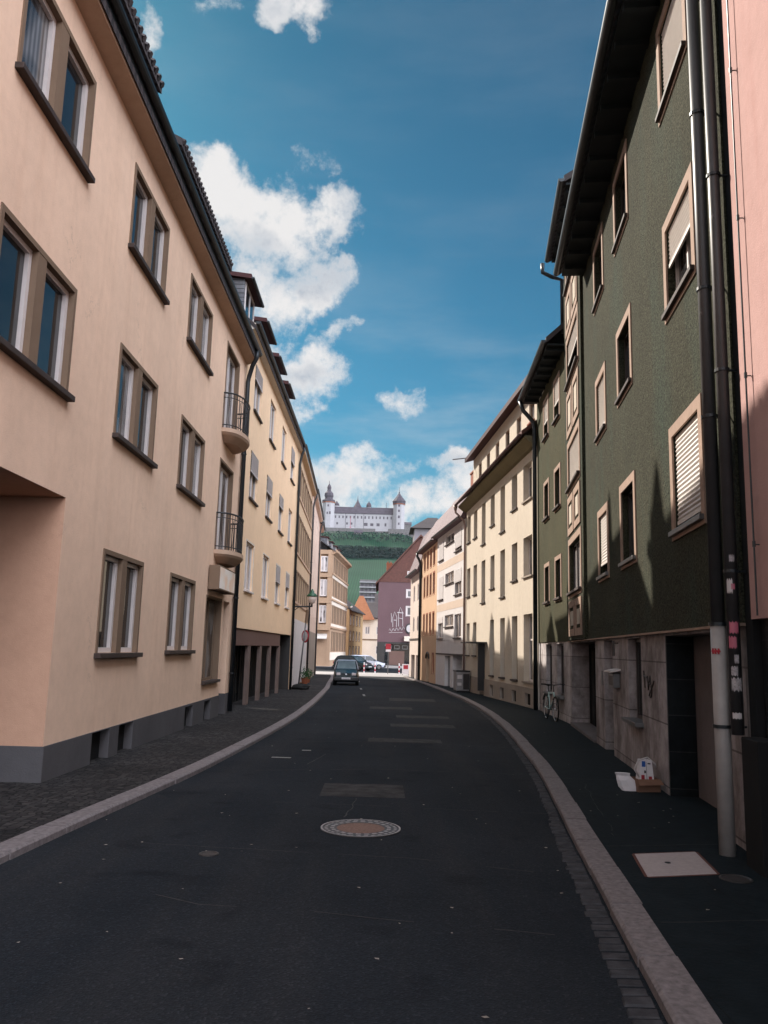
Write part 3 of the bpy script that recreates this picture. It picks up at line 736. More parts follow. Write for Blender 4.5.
win(g1, GA, 4.95, 6.02, .66, 1.9, r=.2, fw=.05, fmat=M_dframe, mull=2, gmat=M_glass, sill=M_zinc)
g = MB(GA); g.tube([GA.p(8.40, .28, .75), GA.p(8.40, .28, 1.05)], .014, 8); g.build('handle', M_zinc, g1)
g = MB(GA); g.box(8.80, 8.95, .012, .03, 1.05, 1.32); g.build('bell_plate', M_zinc, g1)
g = MB(GA); g.box(9.85, 14.25, -.02, .46, -.20, gz(18)+.05); g.build('threshold', M_concrete, g1)
# letter box, lamp, scribble
g = MB(GA); g.box(6.85, 7.35, -.09, .03, 1.08, 1.32); lb = g.build('letter_box', M_zinc, g1, bevel=.008)
g = MB(GA); g.prism([(.03, 1.37), (-.15, 1.335), (-.15, 1.36), (.03, 1.40)], 6.75, 7.45); g.build('lid', M_wframe, lb)
g = MB(GA)
for k in range(3): g.box(6.9+k*.15, 7.0+k*.15, -.094, -.09, 1.12, 1.28)
g.build('name_plate', M_iron, lb)
g = MB(); g.tube([GA.p(6.98, -.05, 1.88), GA.p(6.98, -.05, 1.62)], .022, 8); g.tube([GA.p(6.98, .03, 1.84), GA.p(6.98, -.05, 1.84)], .012, 6); g.build('wall_lamp', M_iron, g1)
g = MB(GA)
def scr(pts): g.tube([GA.p(q, .022, z) for q, z in pts], .010, 5)
scr([(4.75, 1.42), (4.68, 1.18)]); scr([(4.78, 1.36), (4.55, 1.33)]); scr([(4.5, 1.35), (4.42, 1.2), (4.3, 1.36), (4.24, 1.18)])
scr([(4.45, 1.28)]+[(4.33+.11*math.cos(t), 1.16+.1*math.sin(t)) for t in [i*.6 for i in range(10)]]+[(4.05, 1.3)])
g.build('graffiti', M_iron, g1)
# eaves, roofs
def deep_eave(root, F, s0, s1, z, ov, rise, D=11, near=0):
    g = MB(F); g.box(s0, s1, -ov, -.002, z, z+.05)
    k = s0+.2
    while k < s1: g.box(k, k+.1, -ov+.02, -.01, z-.09, z); k += .7
    g.build('soffit', M_dwood, root)
    g = MB(F); sl = rise/(D/2)
    g.prism([(-ov-.05, z+.05), (D/2, z+.05+rise+ov*sl), (D+ov, z+.05), (D+ov, z+.22), (D/2, z+.25+rise+ov*sl), (-ov-.05, z+.22)], s0-.05, s1+.05); g.build('roof', M_tile, root)
    g = MB(F); n = 8; g.prism([(-ov-.11+.08*math.cos(PI+PI*k/n), z+.12+.08*math.sin(PI+PI*k/n)) for k in range(n+1)], s0-.08, s1+.08); g.build('gutter', M_gutter, root)
deep_eave(g1, GA, .0, 10.55, 10.36, .50, 5)
deep_eave(g1, GA, 10.5, 14.5, 12.66, .38, 3.4)
g = MB(GA); q = 14.66; g.tube([GA.p(q, -.62, 12.72), GA.p(q, -.62, 12.45), GA.p(q, -.35, 12.3), GA.p(q, -.07, 12.2), GA.p(q, -.07, 10.6)], .06, 10); g.build('downpipe', M_gutter, g1, smooth=True)
# pipes at the near corner of the green house
g = MB(); px, py = GA.p(.12, -.19, 0).x, GA.p(.12, -.19, 0).y
g.tube([(px, py, 1.93), (px, py, 10.55)], .062, 16); po = g.build('downpipe', M_tealpipe, g1, smooth=True)
g = MB(); g.tube([(px, py, -.12), (px, py, 1.93)], .071, 18); g.build('pipe_base', M_wpipe, po, smooth=True)
g = MB()
for z in (1.93, 1.02, 3.9, 5.2, 7.1, 9.2):
    g = MB(); g.tube([(px, py, z), (px, py, z+.03)], .083 if z < 2 else .075, 16); g.tube([(px, py, z+.015), GA.p(.12, .02, z+.015)], .012, 6); g.build('pipe_clamp', M_gutter, po)
g = MB()
for k in range(3):
    for j in range(8):
        t = -2.6+.22*k; a0 = t+j*PI/4*.03
    c = -2.75+.36*k
    g.tube([(px+.073*math.cos(c+e), py+.073*math.sin(c+e), 1.70+.012*math.sin(e*40)) for e in (-.1, -.05, 0, .05, .1)], .009, 5)
    g.tube([(px+.073*math.cos(c), py+.073*math.sin(c), zz) for zz in (1.675, 1.70, 1.725)], .009, 5)
g.tube([(px+.072*math.cos(c), py+.072*math.sin(c), 1.70) for c in [-3.1+.1*i for i in range(14)]], .004, 5)
g.build('red_tape_mark', M_red, po)
g = MB(); q = GA.p(-.06, -.11, 0)
g.tube([(q.x, q.y, .98), (q.x, q.y, 10.55)], .055, 16); p2 = g.build('downpipe', M_tealpipe, g1, smooth=True)
g = MB()
for z in (2.4, 4.3, 6.3, 8.3): g = MB(); g.tube([(q.x, q.y, z), (q.x, q.y, z+.03)], .068, 14); g.tube([(q.x, q.y, z+.015), GA.p(-.06, .1, z+.015)], .012, 6); g.build('pipe_clamp', M_gutter, p2)

# ---- green section beyond the bay
G3 = Fr((5.0, 21.9), (5.27, 27.6), 1)
g3 = thing('townhouse', (5.0, 21.9, 0), 'narrow lower green house between the tall panelled bay and the cream house', 'building')
hs = [(a, b, z0, z1) for a, b in ((1.1, 1.98), (3.2, 4.05)) for z0, z1 in ((3.2, 4.3), (5.85, 6.95), (8.5, 9.7))]
m = MB(G3); wall_grid(m, 0.02, G3.len, 1.96, 10.22, hs, r=.14); shell(m, G3, 10, 1.96, 10.22, gable=4.6, s0=.02)
m.quad([(0.02, 0, 1.96), (G3.len, 0, 1.96), (G3.len, .12, 1.96), (0.02, .12, 1.96)]); m.build('wall', M_green2, g3)
for h in hs: win(g3, G3, *h, r=.13, fw=.05, fmat=M_dframe, mull=1, gmat=M_glass, sill=M_dsill, sur=(.12, M_sand), sd=.02, shut=.55 if h[2] > 8 else 0)
M_ashlar2 = blocks('ashlar_base_light', (.42, .38, .38), (.52, .48, .48), (.27, .24, .24), 1.25, .78, .010, .8, .5, .3, wall=True)
m = MB(G3); wall_grid(m, 0.02, G3.len, -.6, 1.955, [(1.0, 2.1, .45, 1.9, .2), (3.05, 4.15, .45, 1.9, .2)], d=.03); m.build('stone_base', M_ashlar2, g3)
for a, b in ((1.0, 2.1), (3.05, 4.15)): win(g3, G3, a, b, .45, 1.9, r=.2, fw=.05, fmat=M_dframe, mull=2, sill=M_zinc)
deep_eave(g3, G3, .02, 5.65, 10.22, .50, 4.6, 10)
g = MB(); q = 5.55
g.tube([G3.p(q, -.11, -.3), G3.p(q, -.11, 9.3), G3.p(q, -.13, 9.5), G3.p(q, -.32, 9.75), G3.p(q, -.5, 9.95), G3.p(q, -.6, 10.3)], .075, 12); g.build('downpipe', M_gutter, g3, smooth=True)

# ---- pink house at the right edge
FP = Fr((2.30, -1.0), (3.235, 7.17), 1)
pk = thing('townhouse', (3.1, 6.5, 0), 'pink rendered house at the right edge above a dark tiled ground floor', 'building')
m = MB(FP); wall_grid(m, 0, FP.len, 1.98, 10.6, [(2.4, 3.5, 3.2, 4.6), (2.4, 3.5, 6.0, 7.4), (.3, 1.4, 3.2, 4.6)], r=.15); shell(m, FP, 11, 1.98, 10.6, gable=5); m.quad([(0, 0, 1.98), (FP.len, 0, 1.98), (FP.len, .2, 1.98), (0, .2, 1.98)])
m.build('wall', M_pinkw, pk)
for h in ((2.4, 3.5, 3.2, 4.6), (2.4, 3.5, 6.0, 7.4), (.3, 1.4, 3.2, 4.6)): win(pk, FP, *h, mull=2, sill=M_zinc)
m = MB(FP); wall_grid(m, 0, FP.len, -.6, 1.975, [], d=.08); m.quad([(FP.len, .08, -.6), (FP.len, .5, -.6), (FP.len, .5, 1.975), (FP.len, .08, 1.975)]); m.build('tiled_base', M_dtile, pk)
gable_roof(pk, FP, 11, 10.6, 5, .35, M_tiler)
gutter(pk, FP, 0, FP.len, -.42, 10.62, .08)
g = MB(); g.tube([FP.p(FP.len-.30, -.045, 2.0), FP.p(FP.len-.30, -.045, 10.4)], .008, 6)
for z in (2.6, 4.1, 5.6, 7.1, 8.6): g.tube([FP.p(FP.len-.30, 0, z), FP.p(FP.len-.30, -.045, z)], .006, 5); g.tube([FP.p(FP.len-.30, -.045, z-.02), FP.p(FP.len-.30, -.045, z+.03)], .014, 6)
g.build('lightning_wire', M_gutter, pk)
# dark post with stickers in the joint between the two houses
q = GA.p(.08, -.03, 0); q2 = GA.p(.36, .2, 0)
g = MB(GA); g.box(-.17, .015, .02, .5, -.6, 10.5); jp = g.build('joint_shadow_panel', M_dark, pk)  # dark strip in the gap, its black standing for shadow and recess
dp = MB(); c = GA.p(-.06, -.11, 0); post = p2
dp = MB(GA); dp.box(-.62, -.20, -.13, .06, -.2, .98); dp.build('meter_cabinet', M_dark, pk, bevel=.01)
def sticker(z, h, mat, a0, w=.5, k=0):
    g = MB(); n = 8
    for i in range(n):
        t0, t1 = a0-w+2*w*i/n, a0-w+2*w*(i+1)/n; r = .0575
        j0 = .12*h*math.sin(i*2.3+z*9); j1 = .12*h*math.sin((i+1)*2.3+z*9)
        g.quad([(c.x+r*math.cos(t0), c.y+r*math.sin(t0), z+j0), (c.x+r*math.cos(t1), c.y+r*math.sin(t1), z+j1), (c.x+r*math.cos(t1), c.y+r*math.sin(t1), z+h-j1), (c.x+r*math.cos(t0), c.y+r*math.sin(t0), z+h-j0)], raw=True)
    return g.build('sticker', mat, post)
VA = math.atan2(-c.y, -c.x)
sticker(1.86, .10, M_pinks, VA+.1, .7); sticker(1.73, .10, M_pinks, VA-.2, .6); M_stk = plain('scuffed_sticker', (.34, .31, .32), .7, var=.4, vs=50)
sticker(1.60, .07, M_stk, VA+.3, .35)
sticker(1.49, .08, M_stk, VA-.1, .5); sticker(1.36, .11, M_stk, VA+.15, .8); sticker(1.12, .05, M_shut2, VA, .7); sticker(2.25, .05, M_pinks, VA+.2, .3); sticker(2.22, .12, M_shut2, VA-.3, .45); sticker(2.50, .06, M_stk, VA+.2, .4)
g = MB(FP); S0 = FP.len-1.0
g.ring(S0, S0+.46, 1.32, 1.86, .045, .066, .078); nb = g.build('notice_board', M_yell, pk)
g = MB(FP); g.box(S0+.045, S0+.415, .070, .0795, 1.365, 1.815); g.build('notice_sheet', M_paper, nb)
g = MB(FP)
for k in range(7): g.box(S0+.09, S0+.36-.05*(k % 3), .066, .0698, 1.42+.05*k, 1.435+.05*k)
g.build('notice_lines', M_iron, nb)

# ---- cream house
FC = Fr((5.27, 27.62), (4.32, 42.1), 1)
cr = thing('apartment_house', (5.27, 27.6, 0), 'long cream house with tall dark windows, a deep cornice and an attic storey', 'building')
H = []; U, MI, LO = (7.07, 8.42), (4.32, 5.74), (.62, 2.97)
cc = [(.72, 2.02, 0), (2.98, 3.92, 0), (5.15, 6.05, 1), (7.22, 8.12, 0), (9.28, 10.2, 1), (11.35, 12.3, 0), (13.2, 14.15, 0)]
for a, b, st in cc:
    if st: H += [(a, b, 6.5, 8.42), (a, b, 3.82, 5.74)]
    else: H += [(a, b, *U), (a, b, *MI)]
LOW = [(.72, 2.02, *LO), (2.98, 3.92, *LO), (5.15, 6.05, *LO), (7.3, 8.12, *LO), (11.4, 12.3, 1.42, 2.98), (13.25, 14.15, 1.42, 2.98)]
door_c = (9.35, 10.4, -.6, 1.95, .45)
m = MB(FC); wall_grid(m, 0, FC.len, .42, 8.86, H+LOW+[door_c], r=.26); shell(m, FC, 11, -1, 8.86, gable=0); m.build('wall', M_cream, cr)
base_w = [(.95, 1.75, -.18, .22, .12), (3.1, 3.8, -.2, .22, .12), (5.25, 5.95, -.22, .22, .12), (7.35, 8.0, -.24, .22, .12)]
m = MB(FC); wall_grid(m, 0, FC.len, -.8, .42, base_w+[(9.35, 10.4, -.8, .42, .45)], d=-.03); m.quad([(0, -.03, .42), (FC.len, -.03, .42), (FC.len, 0, .42), (0, 0, .42)]); m.build('plinth', M_creamb, cr)
for h in base_w:
    g = MB(FC); g.quad([(h[0], .085, h[2]), (h[1], .085, h[2]), (h[1], .085, h[3]), (h[0], .085, h[3])]); g.build('basement_window', M_dark, cr)
for i, h in enumerate(H+LOW):
    win(cr, FC, *h, r=.25, fw=.06, fmat=M_wframe if h[0] < 1 else M_taupe, mull=2 if h[0] < 1 else 1, gmat=M_glassb if i % 3 else M_glass, sill=M_dsill if h[0] > 1 else M_creamb, transom=.62 if h[3]-h[2] > 1.6 else 0, sillp=.07)
g = MB(FC); g.box(9.37, 10.38, .40, .44, -.8, 1.95); g.build('door', M_wood, cr)
g = MB(FC); g.box(8.75, 11.4, -.75, .0, 1.97, 2.03); g.box(9.3, 9.42, -.3, 0, -.1, 1.97); g.build('canopy', M_black, cr)
g = MB(FC); g.prism([(0, 8.75), (-.12, 8.78), (-.42, 9.02), (-.42, 9.10), (0, 9.10)], 0, FC.len+.1); g.build('cornice', stucco('cornice_ochre', (.20, .175, .11), 60, .2), cr)
g = MB(FC); g.prism([(-.55, 9.10), (.3, 9.86), (.3, 9.92), (-.55, 9.26)], -.02, FC.len+.25); g.build('lower_roof', M_tiler, cr)
gutter(cr, FC, 0, FC.len+.3, -.58, 9.14, .075, M_ridge)
ah = [(1.5+k*2.08, 1.5+k*2.08+.78, 10.15, 10.92) for k in range(6)]
m = MB(FC); wall_grid(m, .2, FC.len-.3, 9.3, 11.5, ah, r=.15, d=.3)
m.quad([(FC.len-.3, .3, 9.3), (FC.len-.3, 5, 9.3), (FC.len-.3, 5, 11.5), (FC.len-.3, .3, 11.5)]); m.quad([(.2, .3, 9.3), (.2, 5, 9.3), (.2, 5, 11.5), (.2, .3, 11.5)]); m.build('attic_wall', M_cream, cr)
FCa = Off(FC, .3)
for h in ah: win(cr, FCa, *h, r=.12, fw=.06, fmat=M_taupe, gmat=M_glassb, sill=M_redfr)
g = MB(FC); g.prism([(-.12, 11.42), (5.5, 13.2), (11, 11.4), (11, 11.55), (5.5, 13.4), (-.12, 11.62)], 0, FC.len); g.build('roof', M_ridge, cr)
g = MB(); g.tube([FCa.p(FC.len-.2, -.3, 11.65), FCa.p(FC.len+.1, -1.05, 11.6)], .03, 8); g.build('roof_bracket', M_zinc, cr)
g = MB(); q = FC.len-.05
g.tube([FC.p(q, -.08, -.4), FC.p(q, -.08, 8.0), FC.p(q+.02, -.14, 8.3), FC.p(q+.1, -.42, 8.62), FC.p(q+.12, -.56, 8.75), FC.p(q+.12, -.57, 9.12)], .055, 12)
g.tube([FC.p(q+.12, -.57, 8.85), FC.p(q+.12, -.57, 9.12)], .06, 12, r2=.12); g.build('downpipe', plain('pinkish_pipe', (.24, .16, .14), .5), cr, smooth=True)

# ---- white house
FW = Fr((4.3, 42.15), (3.42, 50.8), 1)
wh = thing('townhouse', (4.3, 42.2, 0), 'white townhouse with closed grey roller shutters beside the cream house', 'building')
WH = []
for z0, z1, sm in ((7.0, 8.25, 7.72), (4.62, 5.98, 5.4), (2.3, 3.56, 2.95)):
    WH += [(1.02, 2.85, z0, z1, 0), (3.2, 5.85, sm, z1+.05, 1), (6.45, 8.05, z0, z1, 2)]
m = MB(FW); wall_grid(m, 0.05, FW.len, 1.4, 8.5, [h[:4] for h in WH], r=.12); shell(m, FW, 10, -1, 8.5, s0=.05); m.build('wall', M_white, wh)
for i, h in enumerate(WH):
    sh = {0: .82, 2: 1.0, 3: .48, 5: 1.0, 8: .25}.get(i, 0); sh = min(sh, .99)
    win(wh, FW, *h[:4], r=.11, fw=.07, mull=2, gmat=M_glassb, sill=M_dsill, shut=sh, shmat=M_shut2)
g = MB(FW)
for z in (6.35, 3.9): g.box(.08, FW.len-.05, -.008, -.002, z-.0, z+.42)
g.build('beige_band', M_beige, wh)
m = MB(FW); wall_grid(m, .05, FW.len, -.9, 1.4, [(.7, 3.3, -.9, 1.38, 1.6), (4.0, 5.7, -.9, 1.3, .25)], d=.01)
m.quad([(.7, 1.6, -.9), (3.3, 1.6, -.9), (3.3, 1.6, 1.38), (.7, 1.6, 1.38)]); m.build('ground_floor_wall', M_white, wh)
g = MB(FW); g.quad([(4.0, .2, -.9), (5.7, .2, -.9), (5.7, .2, 1.3), (4.0, .2, 1.3)]); g.build('shop_door', M_glassb, wh)
g = MB(FW); g.box(.05, FW.len, -.03, -.001, 1.36, 1.44); g.build('ledge', M_dsill, wh)
def mansard(root, F, z, ov, d1, z1, D, mat, so=0):
    g = MB(F); g.prism([(-ov, z), (d1, z1), (D*.5, z1+2.6), (D, z1-1), (D, z), (0, z-.02)], 0, F.len+so); r = g.build('roof', mat, root); return r
mansard(wh, FW, 8.5, .32, 1.0, 10.9, 10, M_tilem); gutter(wh, FW, 0.05, FW.len, -.38, 8.56, .075)
chimney(wh, FW, 4.6, 1.6, 10.9, 11.9, .6, .9, M_redfr)

# ---- salmon house
FS = Fr((3.42, 50.82), (2.82, 58.3), 1)
sa = thing('townhouse', (3.42, 50.8, 0), 'salmon townhouse with narrow red brown windows and an arched dark door', 'building')
SH = []
for z0, z1 in ((7.0, 8.1), (5.15, 6.5), (2.6, 3.95)):
    for k in range(4): SH.append((1.0+k*1.5, 1.0+k*1.5+.72, z0, z1))
m = MB(FS); wall_grid(m, .02, FS.len, -.9, 8.35, SH+[(.9, 1.7, .2, 1.35), (2.9, 4.4, -.9, 1.3, .4)], r=.12); shell(m, FS, 10, -.9, 8.35, s0=.02); m.build('wall', M_salm, sa)
for h in SH+[(.9, 1.7, .2, 1.35)]: win(sa, FS, *h, r=.1, fw=.09, fmat=M_redfr, gmat=M_glassb, mull=1, sur=(.1, M_redfr), sd=.012)
g = MB(FS); g.box(2.9, 4.4, .3, .4, -.9, 1.3); g.tube([FS.p(3.65+.78*math.cos(t), -.02, 1.05+.4*math.sin(t)) for t in [PI*i/10 for i in range(11)]], .06, 6); g.build('door', M_door, sa)
mansard(sa, FS, 8.4, .32, 1.0, 10.8, 10, M_tilem, .3); gutter(sa, FS, 0, FS.len, -.38, 8.46, .08)
pipe(sa, FS, FS.len-.1, -.1, -.5, 8.4, -.36, .09, M_gutter, ds=0)

# ---- small pearl coloured house at the crossing
FQ = Fr((2.80, 58.35), (2.30, 65.2), 1)
pe = thing('townhouse', (2.8, 58.4, 0), 'small pearl coloured corner house, farthest of the right hand row before the crossing', 'building')
QH = [(a, a+.95, z0, z1) for a in (1.2, 3.8) for z0, z1 in ((5.15, 6.4), (2.9, 4.0))]
m = MB(FQ); wall_grid(m, .02, FQ.len, -.9, 7.2, QH+[(.8, 2.4, -.9, 1.2, .3), (3.2, 5.6, -.9, 1.2, .3)], r=.1); shell(m, FQ, 9, -.9, 7.2, s0=.02); m.build('wall', M_pearl, pe)
for h in QH: win(pe, FQ, *h, r=.08, fw=.07, gmat=M_glassk, mull=2)
g = MB(FQ); g.box(.8, 2.4, .25, .3, -.9, 1.2); g.box(3.2, 5.6, .25, .3, -.9, 1.2); g.build('door', M_creamb, pe)
g = MB(FQ); g.box(0, FQ.len, -.05, -.001, 2.3, 2.42); g.build('ledge', M_dsill, pe)
mansard(pe, FQ, 7.2, .35, .95, 10.6, 9, M_tilem); gutter(pe, FQ, 0, FQ.len, -.42, 7.3, .08)

# ================================================================== BEYOND THE CROSSING
def yfr(x0, x1, y):
    F = Fr((x0, y), (x1, y), 1); F.n = Vector((0, 1, 0)); return F
FM = yfr(-.45, 10.5, 108)
mv = thing('gabled_house', (4.5, 108, 0), 'mauve gabled house with a white wall painting across the end of the street', 'building')
m = MB(FM); mh = [(3.75, 4.75, 8.3, 9.3), (3.75, 4.75, 5.9, 7.1)]
wall_grid(m, 0, FM.len, 2.45, 10.3, mh, r=.2); shell(m, FM, 16, -1, 10.3); m.build('wall', M_mauve, mv)
FMg = FM; g = MB(FM)
ap = FM.len/2; g.m = 0
g.prism([(0, 0)]*0 or [(-.06, 10.3), (-.01, 10.3), (-.01, 10.31), (-.06, 10.31)], 0, FM.len)
g.v += []; g.quad([(-.0, -.05, 10.3), (FM.len, -.05, 10.3), (ap, -.05, 16.4)]); g.build('gable', M_tiler, mv)
g = MB(FM)
for a, b in (((-.4, 9.9), (ap, 16.5)), ((FM.len+.4, 9.9), (ap, 16.5))):
    g.quad([(a[0], -.35, a[1]), (b[0], -.35, b[1]), (b[0], 16.3, b[1]), (a[0], 16.3, a[1])]); g.quad([(a[0], -.35, a[1]+.25), (b[0], -.35, b[1]+.25), (b[0], 16.3, b[1]+.25), (a[0], 16.3, a[1]+.25)])
    g.quad([(a[0], -.35, a[1]), (b[0], -.35, b[1]), (b[0], -.35, b[1]+.25), (a[0], -.35, a[1]+.25)])
    g.quad([(a[0], -.35, a[1]), (a[0], 16.3, a[1]), (a[0], 16.3, a[1]+.25), (a[0], -.35, a[1]+.25)])
g.build('roof', M_tiler, mv)
for i, h in enumerate(mh+[(3.75, 4.7, 10.9, 11.8)]): win(mv, FM if i < 2 else Off(FM, -.12), *h, r=.1, fw=.14, mull=1, gmat=M_glassb, sur=(.1, M_wframe) if i < 2 else None)
g = MB(FM); wall_grid(g, 0, FM.len, -1, 2.45, [(1.0, 5.6, -.5, 2.2, .5)]); g.build('shop_front', M_door, mv)
g = MB(FM); g.quad([(1.0, .45, -.5), (5.6, .45, -.5), (5.6, .45, 2.2), (1.0, .45, 2.2)]); 
sw = g.build('shop_window', M_glass, mv)
g = MB(FM); g.box(1.6, 3.6, .3, .44, -.5, 1.3); g.build('shop_shutter', M_brown, sw)
g = MB(FM)
for k in range(4): g.ring(1.2+k*1.05, 1.9+k*1.05, 1.55, 2.05, .08, .28, .33)
g.build('shop_transom', M_zinc, sw)
g = MB(FM); g.box(3.5, 5.6, -.7, -.1, 2.6, 3.25); g.build('banner_box', M_ivory, mv)
# wall painting: pale line figures and a scribbled line below
g = MB(FM)
def ln(pts, r=.07): g.tube([FM.p(q, -.02, z) for q, z in pts], r*.55, 6)
ln([(2.0, 4.4), (1.95, 5.6), (2.2, 6.4), (2.5, 5.7), (2.45, 4.4)]); ln([(2.75, 4.5), (2.7, 6.2), (2.95, 7.0), (3.25, 6.3), (3.3, 4.5)]); ln([(2.55, 6.3), (3.35, 6.25)], .12)
ln([(1.75, 6.2), (1.8, 5.0)]); ln([(2.7, 5.6), (3.25, 5.5)]); ln([(2.1, 5.3), (2.4, 5.3)], .1)
ln([(1.5+.12*i, 3.95+.22*math.sin(i*1.7)+.02*i) for i in range(18)], .06); ln([(1.5, 3.65), (3.3, 3.72)], .05)
g.build('wall_painting', M_shut2, mv)
g = MB(); c0 = FM.p(4.15, -.12, 4.25); 
g.v += []; 
for rr, dd_, mm in ((.5, 0, 0), (.36, -.03, 1)):
    g.m = mm; n = 20; i0 = len(g.v)
    g.quad([c0+Vector((rr*math.cos(2*PI*k/n), dd_, rr*1.35*math.sin(2*PI*k/n))) for k in range(n)], raw=True)
g.build('oval_sign', [M_black, M_shut2], mv)
chimney(mv, FM, 1.4, 6, 11, 13.3)

FY = Fr((-4.65, 119), (-2.95, 133), -1)
yb = thing('townhouse', (-4.6, 119, 0), 'golden yellow house with brown shutters beyond the ornate corner building', 'building')
hs = [(1+k*3.0, 2.2+k*3.0, z0, z1) for k in range(4) for z0, z1 in ((4.9, 6.3), (2.6, 3.9), (.2, 1.7))]
m = MB(FY); wall_grid(m, 0, FY.len, -1, 7.1, hs, r=.15); shell(m, FY, 9, -1, 7.1, gable=3.5); m.build('wall', M_gold, yb)
for h in hs: win(yb, FY, *h, r=.12, fw=.1, mull=2, gmat=M_glass, sur=(.14, M_taupe))
gable_roof(yb, FY, 9, 7.1, 3.4, .4, M_tile)
FI = yfr(-3.4, .4, 140)
ib = thing('townhouse', (-1.5, 140, 0), 'low ivory house with a bright orange tiled gable at the end of the street', 'building')
hs = [(.7, 1.5, 3.9, 5.2), (2.6, 3.4, 3.9, 5.2), (2.6, 3.4, .6, 2.0)]
m = MB(FI); wall_grid(m, 0, FI.len, -1, 6.6, hs, r=.15); shell(m, FI, 9, -1, 6.6); m.build('wall', M_ivory, ib)
for h in hs: win(ib, FI, *h, r=.12, fw=.1, mull=2, gmat=M_glassk)
g = MB(FI); g.prism([(-.3, 6.5), (-.3, 6.7), (4.5, 9.6), (9.3, 6.7), (9.3, 6.5), (4.5, 9.3)], -.2, FI.len+.2); g.build('roof', M_tile, ib)
g = MB(FI)
for d0, d1 in ((-.9, -.35),): 
    A_ = [(-2.2, d0, 6.3), (2.3, d0, 6.3), (.3, d0, 10.3), (-.4, d0, 10.3)]; B_ = [(-2.2, d1, 6.3), (2.3, d1, 6.3), (.3, d1, 10.3), (-.4, d1, 10.3)]
    g.quad(A_); g.quad(B_)
    for k in range(4): g.quad([A_[k], A_[(k+1) % 4], B_[(k+1) % 4], B_[k]])
g.build('gable', M_tileo, ib)
g = MB(FI); g.box(0, FI.len, -.08, -.002, 2.9, 3.1); g.build('string_course', M_taupe, ib)
FN = yfr(-1.2, 8, 150)
nb2 = thing('townhouse', (3, 150, 0), 'dark roofed house half hidden between the ivory house and the mauve house', 'building')
m = MB(FN); wall_grid(m, 0, FN.len, -1, 8.2, [(1, 2, 5, 6.5), (3, 4, 5, 6.5)], r=.15); shell(m, FN, 9, -1, 8.2, gable=0); m.build('wall', M_mauve, nb2)
for h in ((1, 2, 5, 6.5), (3, 4, 5, 6.5)): win(nb2, FN, *h, r=.12, fw=.1)
gable_roof(nb2, FN, 9, 8.2, 3.4, .3, M_tile)
FT = yfr(5.6, 13.5, 150.5)
tb = thing('tall_house', (9.5, 158, 0), 'tall grey house with an overhanging dark hipped roof rising behind the right hand row', 'building')
FT = yfr(6.6, 14.5, 172)
m = MB(FT); wall_grid(m, 0, FT.len, -1, 27, [(1.6, 3.4, 23, 25.3), (4.6, 6.2, 23, 25.3), (1.6, 3.4, 19, 21.3)], r=.2); shell(m, FT, 9, -1, 27); m.build('wall', stucco('grey_lilac_render', (.24, .22, .235), 60, .2), tb)
for h in ((1.6, 3.4, 23, 25.3), (4.6, 6.2, 23, 25.3), (1.6, 3.4, 19, 21.3)): win(tb, FT, *h, r=.15, fw=.12, mull=2, gmat=M_glassb)
g = MB(FT); e = .9
q0 = [(-e, -e, 27), (FT.len+e, -e, 27), (FT.len+e, 9+e, 27), (-e, 9+e, 27)]; top = [(3, 4, 30), (5, 4, 30), (5, 5, 30), (3, 5, 30)]
g.quad(q0)
for k in range(4): g.quad([q0[k], q0[(k+1) % 4], top[(k+1) % 4], top[k]])
g.quad(top); g.build('roof', M_tile, tb)
# ================================================================== GROUND, ROAD, PAVEMENTS
def interp(pts, y):
    if y <= pts[0][0]: a, b = pts[0], pts[1]
    elif y >= pts[-1][0]: a, b = pts[-2], pts[-1]
    else:
        for a, b in zip(pts, pts[1:]):
            if a[0] <= y <= b[0]: break
    return a[1]+(b[1]-a[1])*(y-a[0])/(b[0]-a[0])
def smooth(pts, y):
    return sum(interp(pts, min(max(y+k, pts[0][0]), pts[-1][0])) for k in (-2, -1, 0, 1, 2))/5
KR = [(-12, -.6), (0, .93), (4.1, 1.40), (5.5, 1.60), (7.5, 1.80), (9.2, 2.0), (11.8, 2.37), (16.4, 2.78), (22, 3.18), (28.4, 3.42), (35, 3.40), (43, 3.14), (56, 2.60), (62, 2.12), (66, 1.80)]
KL = [(-12, -3.25), (0, -3.2), (6.9, -3.01), (9.4, -2.76), (11.6, -2.52), (18.1, -2.24), (22.6, -2.14), (30, -2.2), (42, -2.5), (46, -2.72), (60, -3.3), (66, -3.7)]
KW = .222
def facR(y):
    for F in (FP, GA, G3, FC, FW, FS, FQ):
        a, b = F.p(0, 0, 0), F.p(F.len, 0, 0)
        if a.y <= y <= b.y: return a.x+(b.x-a.x)*(y-a.y)/(b.y-a.y)+.6
    return 3.3 if y > 60 else 3.0
YS = [-12+.5*i for i in range(156)]; YS = [y for y in YS if y <= 65.5]
def strip(name, fa, fb, dz, mat, ys=YS, sub=1):
    m = MB(); rows_ = []
    for y in ys: rows_.append([(fa(y)+(fb(y)-fa(y))*k/sub, y, gz(y)+dz) for k in range(sub+1)])
    for r0, r1 in zip(rows_, rows_[1:]):
        for k in range(sub): m.quad([r0[k], r0[k+1], r1[k+1], r1[k]], raw=True)
    return struct(m.build(name, mat))
RD = -.065
strip('road', lambda y: smooth(KL, y)-.02, lambda y: smooth(KR, y)+.02, RD, M_asph, sub=4)
